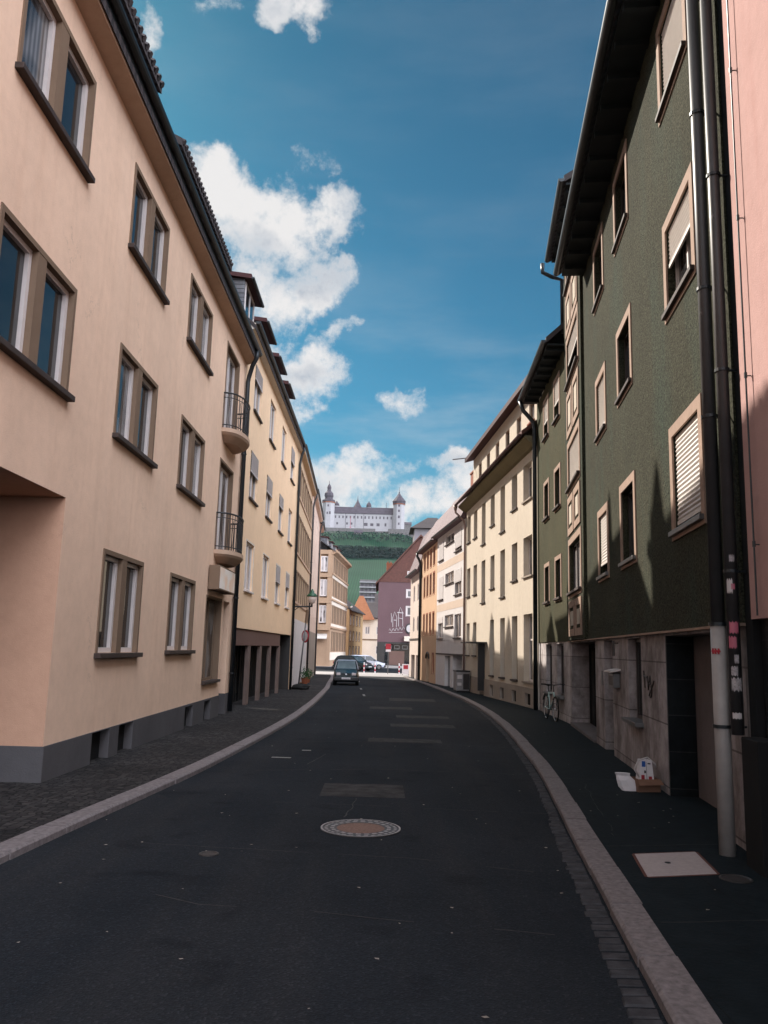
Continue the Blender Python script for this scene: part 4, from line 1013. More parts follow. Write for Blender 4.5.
def gutter_stones():
    rs = random.Random(11); m = MB(); y = -2.0
    while y < 46:
        w_ = .165 if y < 9 else .135; x1 = smooth(KR, y)-.015; l = rs.uniform(.115, .15); x0 = x1-w_-rs.uniform(-.015, .015); z = gz(y)+RD
        t = z+.004+rs.uniform(0, .009); e = .014; sk = (smooth(KR, y+.5)-smooth(KR, y-.5))*l
        a, b = y, y+l-.016
        lo_ = [(x0, a), (x1, a), (x1+sk, b), (x0+sk, b)]; hi_ = [(x0+e, a+e), (x1-e, a+e), (x1+sk-e, b-e), (x0+sk+e, b-e)]
        i = len(m.v); m.v += [Vector((p[0], p[1], z-.02)) for p in lo_]+[Vector((p[0]+rs.uniform(-.006, .006), p[1]+rs.uniform(-.004, .004), t+rs.uniform(-.002, .002))) for p in hi_]
        m.f.append((i+4, i+5, i+6, i+7)); m.mi.append(0)
        for k in range(4): m.f.append((i+k, i+(k+1) % 4, i+4+(k+1) % 4, i+4+k)); m.mi.append(0)
        y += l
    return struct(m.build('gutter_setts', plain('gutter_stone', (.050, .049, .053), .85, var=.40, vs=9, bs=.4, spec=.1)))
gutter_stones()
strip('pavement', lambda y: smooth(KR, y)+KW-.02, facR, 0, M_pave, sub=3)
strip('pavement', lambda y: -13.5 if y < 10.5 else -4.8 if y < 38 else -6.0, lambda y: smooth(KL, y)-KW+.02, 0, M_setts, sub=3)
def kerb(K, sgn):
    m = MB(); y = -12.0
    while y < 65.3:
        ln_ = 1.0; y1 = min(y+ln_-.016, 65.4); n = 2
        ys = [y+(y1-y)*k/n for k in range(n+1)]; j = random.uniform(-.006, .006); ww = KW+random.uniform(-.004, .004)
        for a, b in zip(ys, ys[1:]):
            xa, xb = smooth(K, a)+j, smooth(K, b)+j; ia, ib = xa+sgn*ww, xb+sgn*ww; ta, tb = gz(a)+.006+j*.5, gz(b)+.006+j*.5
            c = .018
            m.quad([(xa+sgn*c, a, ta), (ia, a, ta), (ib, b, tb), (xb+sgn*c, b, tb)], raw=True)
            m.quad([(xa, a, ta-c), (xa+sgn*c, a, ta), (xb+sgn*c, b, tb), (xb, b, tb-c)], raw=True)
            m.quad([(xa, a, ta-.2), (xa, a, ta-c), (xb, b, tb-c), (xb, b, tb-.2)], raw=True)
        for yy in (y, y1):
            x = smooth(K, yy)+j; t = gz(yy)+.006; m.quad([(x+.0, yy, t-.2), (x+sgn*ww, yy, t-.2), (x+sgn*ww, yy, t), (x+sgn*.018, yy, t), (x, yy, t-.018)], raw=True)
        y += ln_
    return struct(m.build('kerb', M_kerb))
kerb(KR, 1); kerb(KL, -1)
strip('kerb_bed', lambda y: smooth(KR, y)+.01, lambda y: smooth(KR, y)+KW-.01, -.012, M_concrete)
strip('kerb_bed', lambda y: smooth(KL, y)-.01, lambda y: smooth(KL, y)-KW+.01, -.012, M_concrete)
# the crossing and the streets that leave it
m = MB(); zc = gz(60)+RD
m.quad([(-90, 65.52, zc), (90, 65.52, zc), (90, 94.0, zc), (-90, 94.0, zc)], raw=True)
m.quad([(-8, 94.0, zc), (12, 94.0, zc), (12, 160, zc), (-8, 160, zc)], raw=True)
struct(m.build('crossing', plain('sunlit_paving', (.30, .28, .27), .85, var=.15, vs=3, bs=.2)))  # pale colour puts the sunlit strip of road into the paving
m = MB(); m.quad([(-70, 75.0, zc+.004), (70, 75.0, zc+.004), (70, 93.5, zc+.004), (-70, 93.5, zc+.004)], raw=True); struct(m.build('cross_road', M_asph))
# the ground sheet out to the horizon
m = MB(); xs = [-4000, -600, -60, 60, 600, 4000]; ys = [-4000, -300, 0, 60, 200, 1000, 5000]
for a, b in zip(xs, xs[1:]):
    for c, d in zip(ys, ys[1:]): m.quad([(a, c, gz(c)-.22), (b, c, gz(c)-.22), (b, d, gz(d)-.22), (a, d, gz(d)-.22)], raw=True)
struct(m.build('ground', M_ground))

# seams, repairs lightened as light bars, dashes
def ribbon(m, pts, w, dz=.004, jit=.01, gap=.0):
    """thin uneven line over the road"""
    P = []; 
    for (x0, y0), (x1, y1) in zip(pts, pts[1:]):
        n = max(2, int(math.hypot(x1-x0, y1-y0)/.12))
        for k in range(n): P.append((x0+(x1-x0)*k/n, y0+(y1-y0)*k/n))
    P.append(pts[-1]); ph = random.random()*50
    for i, (a, b) in enumerate(zip(P, P[1:])):
        d = Vector((b[0]-a[0], b[1]-a[1])); d.normalize(); nn = Vector((-d.y, d.x))
        def off(i_): return noise.noise(Vector((i_*.35+ph, 0, 0)))*jit*2, w*(.5+.5*abs(noise.noise(Vector((i_*.6+ph, 5, 0))))*1.6)
        if gap and noise.noise(Vector((i*.22+ph, 9, 0))) < -.35+gap: continue
        (o0, w0), (o1, w1) = off(i), off(i+1)
        q = [Vector(a)+nn*(o0-w0/2), Vector(b)+nn*(o1-w1/2), Vector(b)+nn*(o1+w1/2), Vector(a)+nn*(o0+w0/2)]
        m.quad([(v.x, v.y, gz(v.y)+RD+dz) for v in q], raw=True)
m = MB()
ribbon(m, [(-1.55, 6.15), (-1.2, 5.95), (-.4, 5.85), (.4, 5.66), (1.15, 5.52)], .016, gap=.16)
ribbon(m, [(-2.1, 7.7), (-.7, 7.52), (.3, 7.4), (1.3, 7.05)], .014, gap=.2)
ribbon(m, [(-1.2, 9.9), (-.2, 9.86), (.9, 9.7), (2.0, 9.6)], .014, gap=.24)
ribbon(m, [(-.34, 9.1), (-.3, 9.6), (-.24, 10.3)], .02, jit=.03)
ribbon(m, [(-1.9, 12.4), (0, 12.9), (2.2, 12.7)], .02, gap=.1); ribbon(m, [(-1.1, 13.2), (-.9, 14.6)], .02)
ribbon(m, [(-2.1, 16.5), (.5, 16.9), (2.5, 16.4)], .02, gap=.1); ribbon(m, [(-2.0, 23), (0, 23.4), (3.0, 23)], .03); ribbon(m, [(-2.1, 31), (3.2, 31.6)], .03)
struct(m.build('road_seam', M_seaml))
m = MB()
ribbon(m, [(2.05, 7.75), (3.2, 7.95)], .016, dz=-RD+.004); ribbon(m, [(1.85, 5.6), (2.9, 5.75)], .014, dz=-RD+.004, gap=.1); ribbon(m, [(2.6, 11.9), (3.6, 12.0)], .016, dz=-RD+.004)
ribbon(m, [(3.0, 15.6), (4.2, 15.8)], .018, dz=-RD+.004); ribbon(m, [(3.4, 19.6), (4.6, 19.8)], .018, dz=-RD+.004); ribbon(m, [(2.3, 8.2), (2.55, 9.9), (2.9, 12)], .010, dz=-RD+.004, jit=.03, gap=.15)
ribbon(m, [(-3.3, 12.6), (-2.75, 12.8)], .02, dz=-RD+.004); ribbon(m, [(3.7, 27), (5.1, 27.2)], .02, dz=-RD+.004)
struct(m.build('pavement_seam', M_seaml))

M_lightbar = plain('repair_light_bars', (.036, .034, .034), .9, var=.55, vs=5, bs=.4)  # repair patches lightened, their colour standing for reflected light bars
m = MB()
for (x0, x1, y0, y1) in ((-.7, .35, 10.4, 11.4), (-.2, 1.3, 16.9, 17.6), (.3, 1.9, 20.5, 21.4), (.5, 2.0, 23.5, 24.4), (-.3, 1.1, 27, 28.2), (.4, 2.2, 32, 34)):
    n = 8
    def jj(k): return noise.noise(Vector((k*1.7+x0*9, y0, 0)))*.05
    top = [(x0+(x1-x0)*k/n, y1+jj(k)) for k in range(n+1)]; bot = [(x0+(x1-x0)*k/n, y0+jj(k+40)) for k in range(n+1)]
    for k in range(n): m.quad([(*bot[k], gz(bot[k][1])+RD+.003), (*bot[k+1], gz(bot[k+1][1])+RD+.003), (*top[k+1], gz(top[k+1][1])+RD+.003), (*top[k], gz(top[k][1])+RD+.003)], raw=True)
struct(m.build('road_repair_light', M_lightbar))
m = MB()
for (x, y, l) in ((-.62, 35.0, 1.6), (-.9, 41.5, 1.6), (-1.3, 52.5, 2.2)): m.quad([(x-.05, y, gz(y)+RD+.004), (x+.05, y, gz(y)+RD+.004), (x-.02, y+l, gz(y+l)+RD+.004), (x-.12, y+l, gz(y+l)+RD+.004)], raw=True)
for (x, y, w_) in ((-1.75, 13.9, .32), (-1.35, 15.0, .16)): m.quad([(x, y, gz(y)+RD+.008), (x+w_, y, gz(y)+RD+.008), (x+w_, y+.12, gz(y+.12)+RD+.008), (x, y+.12, gz(y+.12)+RD+.008)], raw=True)
struct(m.build('road_marking', M_line))
m = MB()
for k in range(170):
    y = 3.5+30*random.random()**1.6; x = random.uniform(smooth(KL, y)+.1, smooth(KR, y)-.1) if random.random() < .8 else random.uniform(smooth(KR, y)+.3, smooth(KR, y)+1.4)
    zz = gz(y)+(RD if x < smooth(KR, y) else 0)+.007; s_ = random.uniform(.005, .014); a = random.random()*PI
    pts = [(x+s_*math.cos(a+t)*(1 if i % 2 else 1.7), y+s_*math.sin(a+t)*1.2, zz+random.uniform(0, .004)) for i, t in enumerate((0, 1.4, 3.0, 4.5))]
    m.quad(pts, raw=True)
o = m.build('litter', plain('litter_bits', (.32, .28, .24), .8, var=.3, vs=5)); o['kind'] = 'stuff'; o['label'] = 'pale specks of litter and dried petals scattered over the asphalt'; o['category'] = 'litter'

# ---- covers
def disc(m, c, r0, r1, z, n=48, a0=0, a1=2*PI):
    for k in range(n):
        t0, t1 = a0+(a1-a0)*k/n, a0+(a1-a0)*(k+1)/n
        if r0 <= 0: m.quad([(c[0], c[1], z), (c[0]+r1*math.cos(t0), c[1]+r1*math.sin(t0), z), (c[0]+r1*math.cos(t1), c[1]+r1*math.sin(t1), z)], raw=True)
        else: m.quad([(c[0]+r0*math.cos(t0), c[1]+r0*math.sin(t0), z), (c[0]+r1*math.cos(t0), c[1]+r1*math.sin(t0), z), (c[0]+r1*math.cos(t1), c[1]+r1*math.sin(t1), z), (c[0]+r0*math.cos(t1), c[1]+r0*math.sin(t1), z)], raw=True)
def manhole(c, R_, label, full=True):
    z = gz(c[1])+RD
    rt = thing('manhole_cover', (c[0], c[1], z), label, 'manhole cover')
    m = MB(); m.lathe((c[0], c[1], z-.05), [(R_, 0), (R_, .056), (R_*.965, .062), (R_*.955, .052)], 48); m.build('rim', M_iron, rt)
    M_worn = plain('worn_iron', (.36, .33, .32), .6, var=.35, vs=40)
    m = MB(); disc(m, c, R_*.60, R_*1.0, z+.008); m.m = 1
    disc(m, c, R_*.955, R_*1.0, z+.014)
    for k in range(30): disc(m, c, R_*.83, R_*.90, z+.013, 2, 2*PI*k/30, 2*PI*(k+.62)/30)
    for k in range(22): disc(m, c, R_*.66, R_*.76, z+.013, 2, 2*PI*k/22, 2*PI*(k+.6)/22)
    m.build('plate', [M_iron, M_worn], rt)
    m = MB(); disc(m, c, 0, R_*.60, z+.010); m.build('infill', M_rust, rt)
manhole((-.15, 8.55), .40, 'large round manhole cover with brown infill in the middle of the road', False)
m = MB(); c = (-1.42, 7.36); z = gz(7.3)+RD
m.lathe((c[0], c[1], z-.05), [(.085, 0), (.085, .058), (.07, .06), (.06, .054)], 24); tag(m.build('valve_cover', M_iron), 'small dark round valve cap in the road left of the large manhole', 'valve cover')
m = MB(); cp = [(2.25, 7.45), (2.83, 7.59), (2.73, 6.87), (2.13, 6.73)]; zz = gz(7)
m.extr(cp, zz-.05, zz+.006); cv = m.build('inspection_cover', M_cov, bevel=.004); tag(cv, 'pale square inspection cover set in the right hand pavement beside the downpipe', 'inspection cover')
m = MB()
for a, b in zip(cp, cp[1:]+cp[:1]):
    d = Vector((b[0]-a[0], b[1]-a[1])).normalized(); q = Vector((d.y, -d.x))*.022
    if q.dot(Vector((2.48-a[0], 7.16-a[1]))) > 0: q = -q
    m.extr([(a[0], a[1]), (b[0], b[1]), (b[0]+q.x, b[1]+q.y), (a[0]+q.x, a[1]+q.y)], zz-.05, zz+.004)
m.build('rim', plain('rusty_rim', (.12, .05, .04), .8), cv)
m = MB(); m.lathe((2.44, 7.17, zz+.002), [(.024, 0), (.024, .008), (.015, .009)], 14); m.build('lifting_hole', M_black, cv)
m = MB(); c = (2.82, 6.73); m.lathe((c[0], c[1], gz(6.7)-.05), [(.125, 0), (.125, .056), (.11, .06), (.10, .054)], 28); tag(m.build('valve_cover', M_iron), 'dark round valve cap in the pavement at the foot of the downpipe', 'valve cover')
# parts of covers built from raw meshes keep their own origin
for o in list(cv.children): pass

# ================================================================== STREET OBJECTS
class Loc:
    """local frame: x right, y forward, z up, turned by yaw"""
    def __init__(s, o, yaw=0, k=1): s.o = Vector(o); s.c = math.cos(yaw); s.s = math.sin(yaw); s.k = k
    def p(s, x, y, z): x *= s.k; y *= s.k; return s.o+Vector((x*s.c-y*s.s, x*s.s+y*s.c, z*s.k))

def bicycle(o, yaw, label):
    F = Loc(o, yaw); rt = thing('bicycle', o, label, 'bicycle'); P = F.p
    R_ = .34
    def circ(cy, r, n=28, x=0, tilt=0): return [P(x+tilt*math.sin(2*PI*k/n)*r*0, cy+r*math.cos(2*PI*k/n), R_+r*math.sin(2*PI*k/n)) for k in range(n+1)]
    for nm_, cy in (('wheel', 0), ('wheel', 1.06)):
        g = MB(); g.tube(circ(cy, R_-.035), .010, 6, caps=False)
        for k in range(14):
            a = 2*PI*k/14; g.tube([P(.02*(-1)**k, cy, R_), P(0, cy+(R_-.035)*math.cos(a), R_+(R_-.035)*math.sin(a))], .0022, 4)
        g.tube([P(-.05, cy, R_), P(.05, cy, R_)], .02, 8)
        w = g.build('wheel', M_chrome, rt, smooth=True)
        g = MB(); g.tube(circ(cy, R_-.018), .020, 8, caps=False); g.build('tyre', M_rubber, w, smooth=True)
    bb = (0, .44, .29); hd = (0, .88, .78); hd2 = (0, .93, .66); st = (0, .30, .76)
    g = MB()
    for a, b, r in ((hd2, bb, .02), ((0, .885, .76), (0, .31, .72), .017), (bb, st, .017), (hd, hd2, .02)): g.tube([P(*a), P(*b)], r, 8)
    for sx in (-.05, .05):
        g.tube([P(0, .44, .29), P(sx, 0, R_)], .010, 6); g.tube([P(0, .31, .71), P(sx, 0, R_)], .009, 6)
    g.build('frame', plain('bike_paint', (.40, .58, .56), .35), rt, smooth=True)
    g = MB()
    for sx in (-.045, .045): g.tube([P(0, .93, .66), P(sx, .95, .6), P(sx, 1.06, R_)], .011, 6)
    g.build('fork', M_black, rt, smooth=True)
    g = MB(); g.tube([P(0, .88, .78), P(0, .86, .92), P(0, .92, .97)], .014, 8); g.tube([P(-.31, .84, .99), P(-.16, .90, .99), P(0, .92, .97), P(.16, .90, .99), P(.31, .84, .99)], .012, 8)
    h = g.build('handlebar', M_black, rt, smooth=True)
    g = MB(); g.tube([P(-.33, .82, .99), P(-.22, .87, .99)], .019, 8); g.tube([P(.22, .87, .99), P(.33, .82, .99)], .019, 8); g.build('grip', M_rubber, h)
    g = MB(); g.tube([P(0, .31, .72), P(0, .27, .92)], .012, 8); g.lathe(P(0, .24, .92), [(.02, 0), (.07, .02), (.075, .045), (.04, .06)], 14, 1, 1.9); g.build('saddle', M_rubber, rt, smooth=True)
    g = MB(); g.tube([P(-.07, .44, .29), P(.07, .44, .29)], .016, 8); g.tube([P(.07, .44, .29), P(.075, .40, .13)], .009, 6); g.tube([P(-.07, .44, .29), P(-.075, .48, .45)], .009, 6)
    g.box; g.tube([P(.05, .40, .13), P(.15, .40, .13)], .014, 6); g.tube([P(-.15, .48, .45), P(-.05, .48, .45)], .014, 6)
    g.lathe(P(.05, .44, .29), [(.001, -.001), (.08, 0), (.08, .004), (.001, .005)], 3)
    g.build('crankset', M_black, rt)
    g = MB(); g.box
    for k in range(10):
        a0, a1 = PI*.15+k*.22, PI*.15+(k+1)*.22; g.quad([P(-.03, (R_+.03)*math.cos(a0), R_+(R_+.03)*math.sin(a0)), P(.03, (R_+.03)*math.cos(a0), R_+(R_+.03)*math.sin(a0)), P(.03, (R_+.03)*math.cos(a1), R_+(R_+.03)*math.sin(a1)), P(-.03, (R_+.03)*math.cos(a1), R_+(R_+.03)*math.sin(a1))], raw=True)
    g.build('mudguard', M_black, rt)
    return rt
bq = G3.p(1.55, -.22, 0)
bicycle((4.73, 23.6, gz(23.4)), PI+.035, 'pale teal bicycle standing by the stone ground floor next to the dark downpipe')

# cardboard box, printed carton, paper bag
B = Loc((3.50, 11.05, gz(11)), .12)
g = MB(B)
g.box(-.15, .15, -.12, .12, .0, .01)
for a in ((-.15, -.143, -.12, .12), (.143, .15, -.12, .12), (-.143, .143, -.12, -.113), (-.143, .143, .113, .12)): g.box(*a, .01, .16)
g.quad([(-.15, -.12, .16), (.15, -.12, .16), (.17, -.19, .10), (-.16, -.18, .09)])
tag(g.build('cardboard_box', M_card), 'small brown open cardboard box on the pavement against the stone wall', 'box')
B2 = Loc((3.50, 11.06, gz(11)+.115), .2)
g = MB(B2); pr = [(-.10, -.05), (.09, -.06), (.12, .05), (-.07, .07)]
g.quad([(-.11, -.07, 0), (.09, -.075, 0), (.09, -.02, .27), (-.07, -.015, .28)]); g.quad([(-.11, .05, 0), (.09, .06, 0), (.09, .06, .27), (-.07, .06, .28)])
g.quad([(-.11, -.07, 0), (-.11, .05, 0), (-.07, .06, .28), (-.07, -.015, .28)]); g.quad([(.09, -.075, 0), (.09, .06, 0), (.09, .06, .27), (.09, -.02, .27)])
g.quad([(-.07, -.015, .28), (.09, -.02, .27), (.09, .06, .27), (-.07, .06, .28)]); g.quad([(-.11, -.07, 0), (.09, -.075, 0), (.09, .06, 0), (-.11, .05, 0)])
ct = g.build('printed_carton', M_paper); tag(ct, 'white printed carton with red and blue marks standing in the cardboard box', 'carton')
def face(s_, t_): 
    a, b, c, d = Vector((-.11, -.074, 0)), Vector((.09, -.079, 0)), Vector((.09, -.024, .27)), Vector((-.07, -.019, .28))
    return (a*(1-s_)+b*s_)*(1-t_)+(d*(1-s_)+c*s_)*t_
for nme, mt, (s0, s1, t0, t1) in (('blue_print', M_blue, (.12, .42, .68, .93)), ('red_print', M_red, (.08, .32, .06, .32)), ('red_print', M_red, (.62, .86, .08, .26)), ('dark_print', M_iron, (.30, .44, .40, .52)), ('dark_print', M_iron, (.47, .50, .05, .9)), ('dark_print', M_iron, (.6, .85, .8, .86))):
    g = MB(B2); g.quad([tuple(face(s0, t0)), tuple(face(s1, t0)), tuple(face(s1, t1)), tuple(face(s0, t1))]); g.build(nme, mt, ct)
g = MB(B2)
g.tube([B2.p(-.09, -.03, .05), B2.p(-.17, -.04, .16), B2.p(-.10, -.02, .27), B2.p(.04, 0, .30), B2.p(.15, .0, .22), B2.p(.17, .02, .17)], .012, 6); g.build('plastic_strap', M_shut2, ct, smooth=True)
B3_ = Loc((3.29, 11.02, gz(11)), -.1)
g = MB(B3_); n = 8; R0 = []
prof = [(0, .11, .045), (.05, .12, .05), (.13, .115, .045), (.19, .09, .03), (.22, .10, .04)]
for z_, w_, d_ in prof:
    R0.append([B3_.p(w_*math.cos(2*PI*k/n)+.008*math.sin(k*5+z_*60)-z_*.45, d_*math.sin(2*PI*k/n)+.006*math.cos(k*7+z_*50), z_) for k in range(n)])
for r0, r1 in zip(R0, R0[1:]):
    for k in range(n): g.quad([r0[k], r0[(k+1) % n], r1[(k+1) % n], r1[k]], raw=True)
g.quad(R0[0], raw=True)
tag(g.build('paper_bag', M_paper), 'crumpled white paper bag leaning over beside the cardboard box', 'bag')

# wall lantern on the left
def lantern(o, arm, yaw, label, k=1, grp=None):
    F = Loc(o, yaw, k); rt = thing('street_lamp', o, label, 'street lamp', grp); P = F.p
    g = MB(); g.tube([P(0, 0, 0), P(arm, 0, .03)], .035, 8); g.tube([P(arm, 0, .0), P(arm, 0, .16)], .045, 8); g.tube([P(0, 0, -.22), P(.12, 0, -.12), P(.28, 0, .0)], .02, 6); g.box; g.build('bracket', M_black, rt)
    g = MB(); c = P(arm, 0, 0); g.lathe(c, [(.06, .14*k), (.13*k, .22*k), (.20*k, .36*k), (.21*k, .46*k), (.19*k, .5*k)], 18); g.build('globe', M_globe, rt, smooth=True)
    g = MB(); g.lathe(c, [(.235*k, .48*k), (.25*k, .51*k), (.20*k, .60*k), (.10*k, .66*k), (.09*k, .74*k), (.05*k, .78*k), (.03*k, .84*k)], 18); g.build('cap', M_lgreen, rt, smooth=True)
    return rt
lantern((-4.12, 38.3, 3.45), .86, 0, 'green capped street lantern on a black arm beside the yellow house')
lantern((-4.55, 103.5, 6.4), .9, 0, 'small dark street lantern on the ornate corner building', .8)
# leaning traffic sign post, black bag, plants
g = MB(); tp = Vector((-3.55, 39.2, 3.25)); bt = Vector((-3.82, 39.2, gz(39)))
g.tube([bt, tp], .035, 10); sp_ = g.build('traffic_sign', M_zinc, smooth=True); tag(sp_, 'leaning grey sign post with a round red and white sign seen at an angle', 'traffic sign')
for rr, mt, nme in ((.30, M_red, 'sign_disc'), (.22, M_shut2, 'sign_face')):
    g = MB(); cc_ = bt.lerp(tp, .68)+Vector((.05, 0, 0)); ax = Vector((-.62, .78, 0)); nn_ = Vector((.78, .62, 0)); th_ = .012 if rr > .25 else .018
    pts = [cc_+ax*rr*math.cos(2*PI*k/24)+Vector((0, 0, rr*math.sin(2*PI*k/24))) for k in range(24)]
    g.quad([p-nn_*th_ for p in pts], raw=True); g.quad([p+nn_*th_ for p in pts], raw=True)
    for k in range(24): g.quad([pts[k]-nn_*th_, pts[(k+1) % 24]-nn_*th_, pts[(k+1) % 24]+nn_*th_, pts[k]+nn_*th_], raw=True)
    g.build(nme, mt, sp_)
g = MB(); g.tube([tp+Vector((-.02, 0, -.5)), tp+Vector((.03, 0, .12))], .075, 8); g.build('wrapped_sign', M_taupe, sp_)
def blob(name, c, r, mat, label, cat, sx=1, sy=1, sz=.6):
    bm = bmesh.new(); bmesh.ops.create_icosphere(bm, subdivisions=3, radius=r)
    for v in bm.verts:
        n_ = noise.noise(v.co*4/r*.5+Vector(c)); v.co *= 1+.28*n_; v.co.x *= sx; v.co.y *= sy; v.co.z = max(v.co.z*sz, -r*sz*.55)+r*sz*.55
    me = bpy.data.meshes.new(name); bm.to_mesh(me); bm.free(); me.materials.append(mat)
    for p_ in me.polygons: p_.use_smooth = True
    o = bpy.data.objects.new(name, me); COL.objects.link(o); o.location = c; return tag(o, label, cat)
blob('rubbish_bag', (-3.62, 38.4, gz(38)), .34, M_rubber, 'black rubbish bag lying at the foot of the leaning sign post', 'bag', 1.2, 1, .5)
def plant(c, h, r, label):
    rt = thing('potted_plant', c, label, 'plant')
    g = MB(); g.lathe(c, [(.14, 0), (.2, .3), (.22, .32), (.18, .31)], 14); g.build('pot', M_redfr, rt)
    g = MB(); rs = random.Random(int(c[1]*10))
    for k in range(260):
        a, b, q = rs.random()*2*PI, rs.random(), rs.random()**.5
        p = Vector(c)+Vector((r*q*math.cos(a), r*q*math.sin(a), .28+(h-.28)*b*(1-.35*q)))
        d1 = Vector((rs.uniform(-1, 1), rs.uniform(-1, 1), rs.uniform(-.5, 1))).normalized()*.07; d2 = Vector((rs.uniform(-1, 1), rs.uniform(-1, 1), rs.uniform(-.6, .6))).normalized()*.035
        g.quad([p, p+d1*.5+d2, p+d1, p+d1*.5-d2], raw=True)
    g.build('foliage', M_leaf, rt)
plant((-4.05, 45.0, gz(45)), .95, .42, 'green leafy potted plant by the wall beyond the white boards')
plant((-4.12, 47.2, gz(47)), .75, .36, 'smaller green potted plant behind the first one on the left pavement')

# litter bin by the cream house
F = Loc((4.0, 40.6, gz(40.6)), .1); rt = thing('litter_bin', (4.0, 40.6, gz(40.6)), 'grey boxy litter bin with a dark side panel standing by the cream house', 'bin')
g = MB(F); g.box(-.33, .33, -.4, .4, .06, .95); g.build('bin_body', M_bin, rt, bevel=.02)
g = MB(F); g.box(-.35, .35, -.42, .42, .95, 1.02); g.box(-.3, .3, -.37, .37, 0, .06); g.build('lid', M_black, rt, bevel=.01)
g = MB(F); g.box(.0, .30, -.415, -.40, .12, .86); g.build('side_panel', M_door, rt)
g = MB(F); g.box(-.28, -.05, -.408, -.40, .62, .80); g.box(-.28, -.08, -.408, -.40, .30, .44); g.build('poster_scrap', M_shut2, rt)

# no entry style sign plate, bollards, red poster board near the crossing
yS = 72.0; zS = gz(60)+RD+.0
F = Loc((.69, yS, zS), 0); rt = thing('traffic_sign', (.69, yS, zS), 'red and white sign on a thin grey post at the crossing', 'traffic sign')
g = MB(); g.tube([F.p(0, 0, 0), F.p(0, 0, 2.6)], .035, 8); g.build('post', M_zinc, rt)
g = MB(F); g.box(-.23, .23, -.055, -.04, 2.12, 2.60); g.build('sign_plate', M_red, rt)
g = MB(F); g.box(-.22, .22, -.055, -.04, 1.92, 2.11); g.build('sign_face', M_paper, rt)
for (x, y, lb) in ((-1.38, 72.2, 'red and white striped bollard left of the post, nearer the small car'), (-.43, 73.0, 'red and white striped bollard in front of the dark car at the crossing'), (1.66, 71.6, 'red and white striped bollard right of the sign post')):
    rt = thing('bollard', (x, y, zS), lb, 'bollard', 'striped bollards at the crossing')
    g = MB(); g.tube([(x, y, zS), (x, y, zS+.95)], .055, 12); g.build('post', M_paper, rt)
    g = MB()
    for z_ in (.2, .55): g.tube([(x, y, zS+z_), (x, y, zS+z_+.18)], .058, 12)
    g.build('red_band', M_red, rt)
F = Loc((2.2, 70.8, zS), .1); g = MB(F); g.box(-.30, .30, -.03, .03, .08, .92); ps = g.build('poster_board', M_paper); tag(ps, 'low red and white poster board at the corner by the pearl coloured house', 'poster board')
g = MB(F); g.box(-.2, .2, -.036, -.031, .5, .84); g.build('red_print', M_red, ps)
g = MB(F); g.box(-.30, -.26, -.05, .05, 0, .08); g.box(.26, .30, -.05, .05, 0, .08); g.build('foot', M_black, ps)

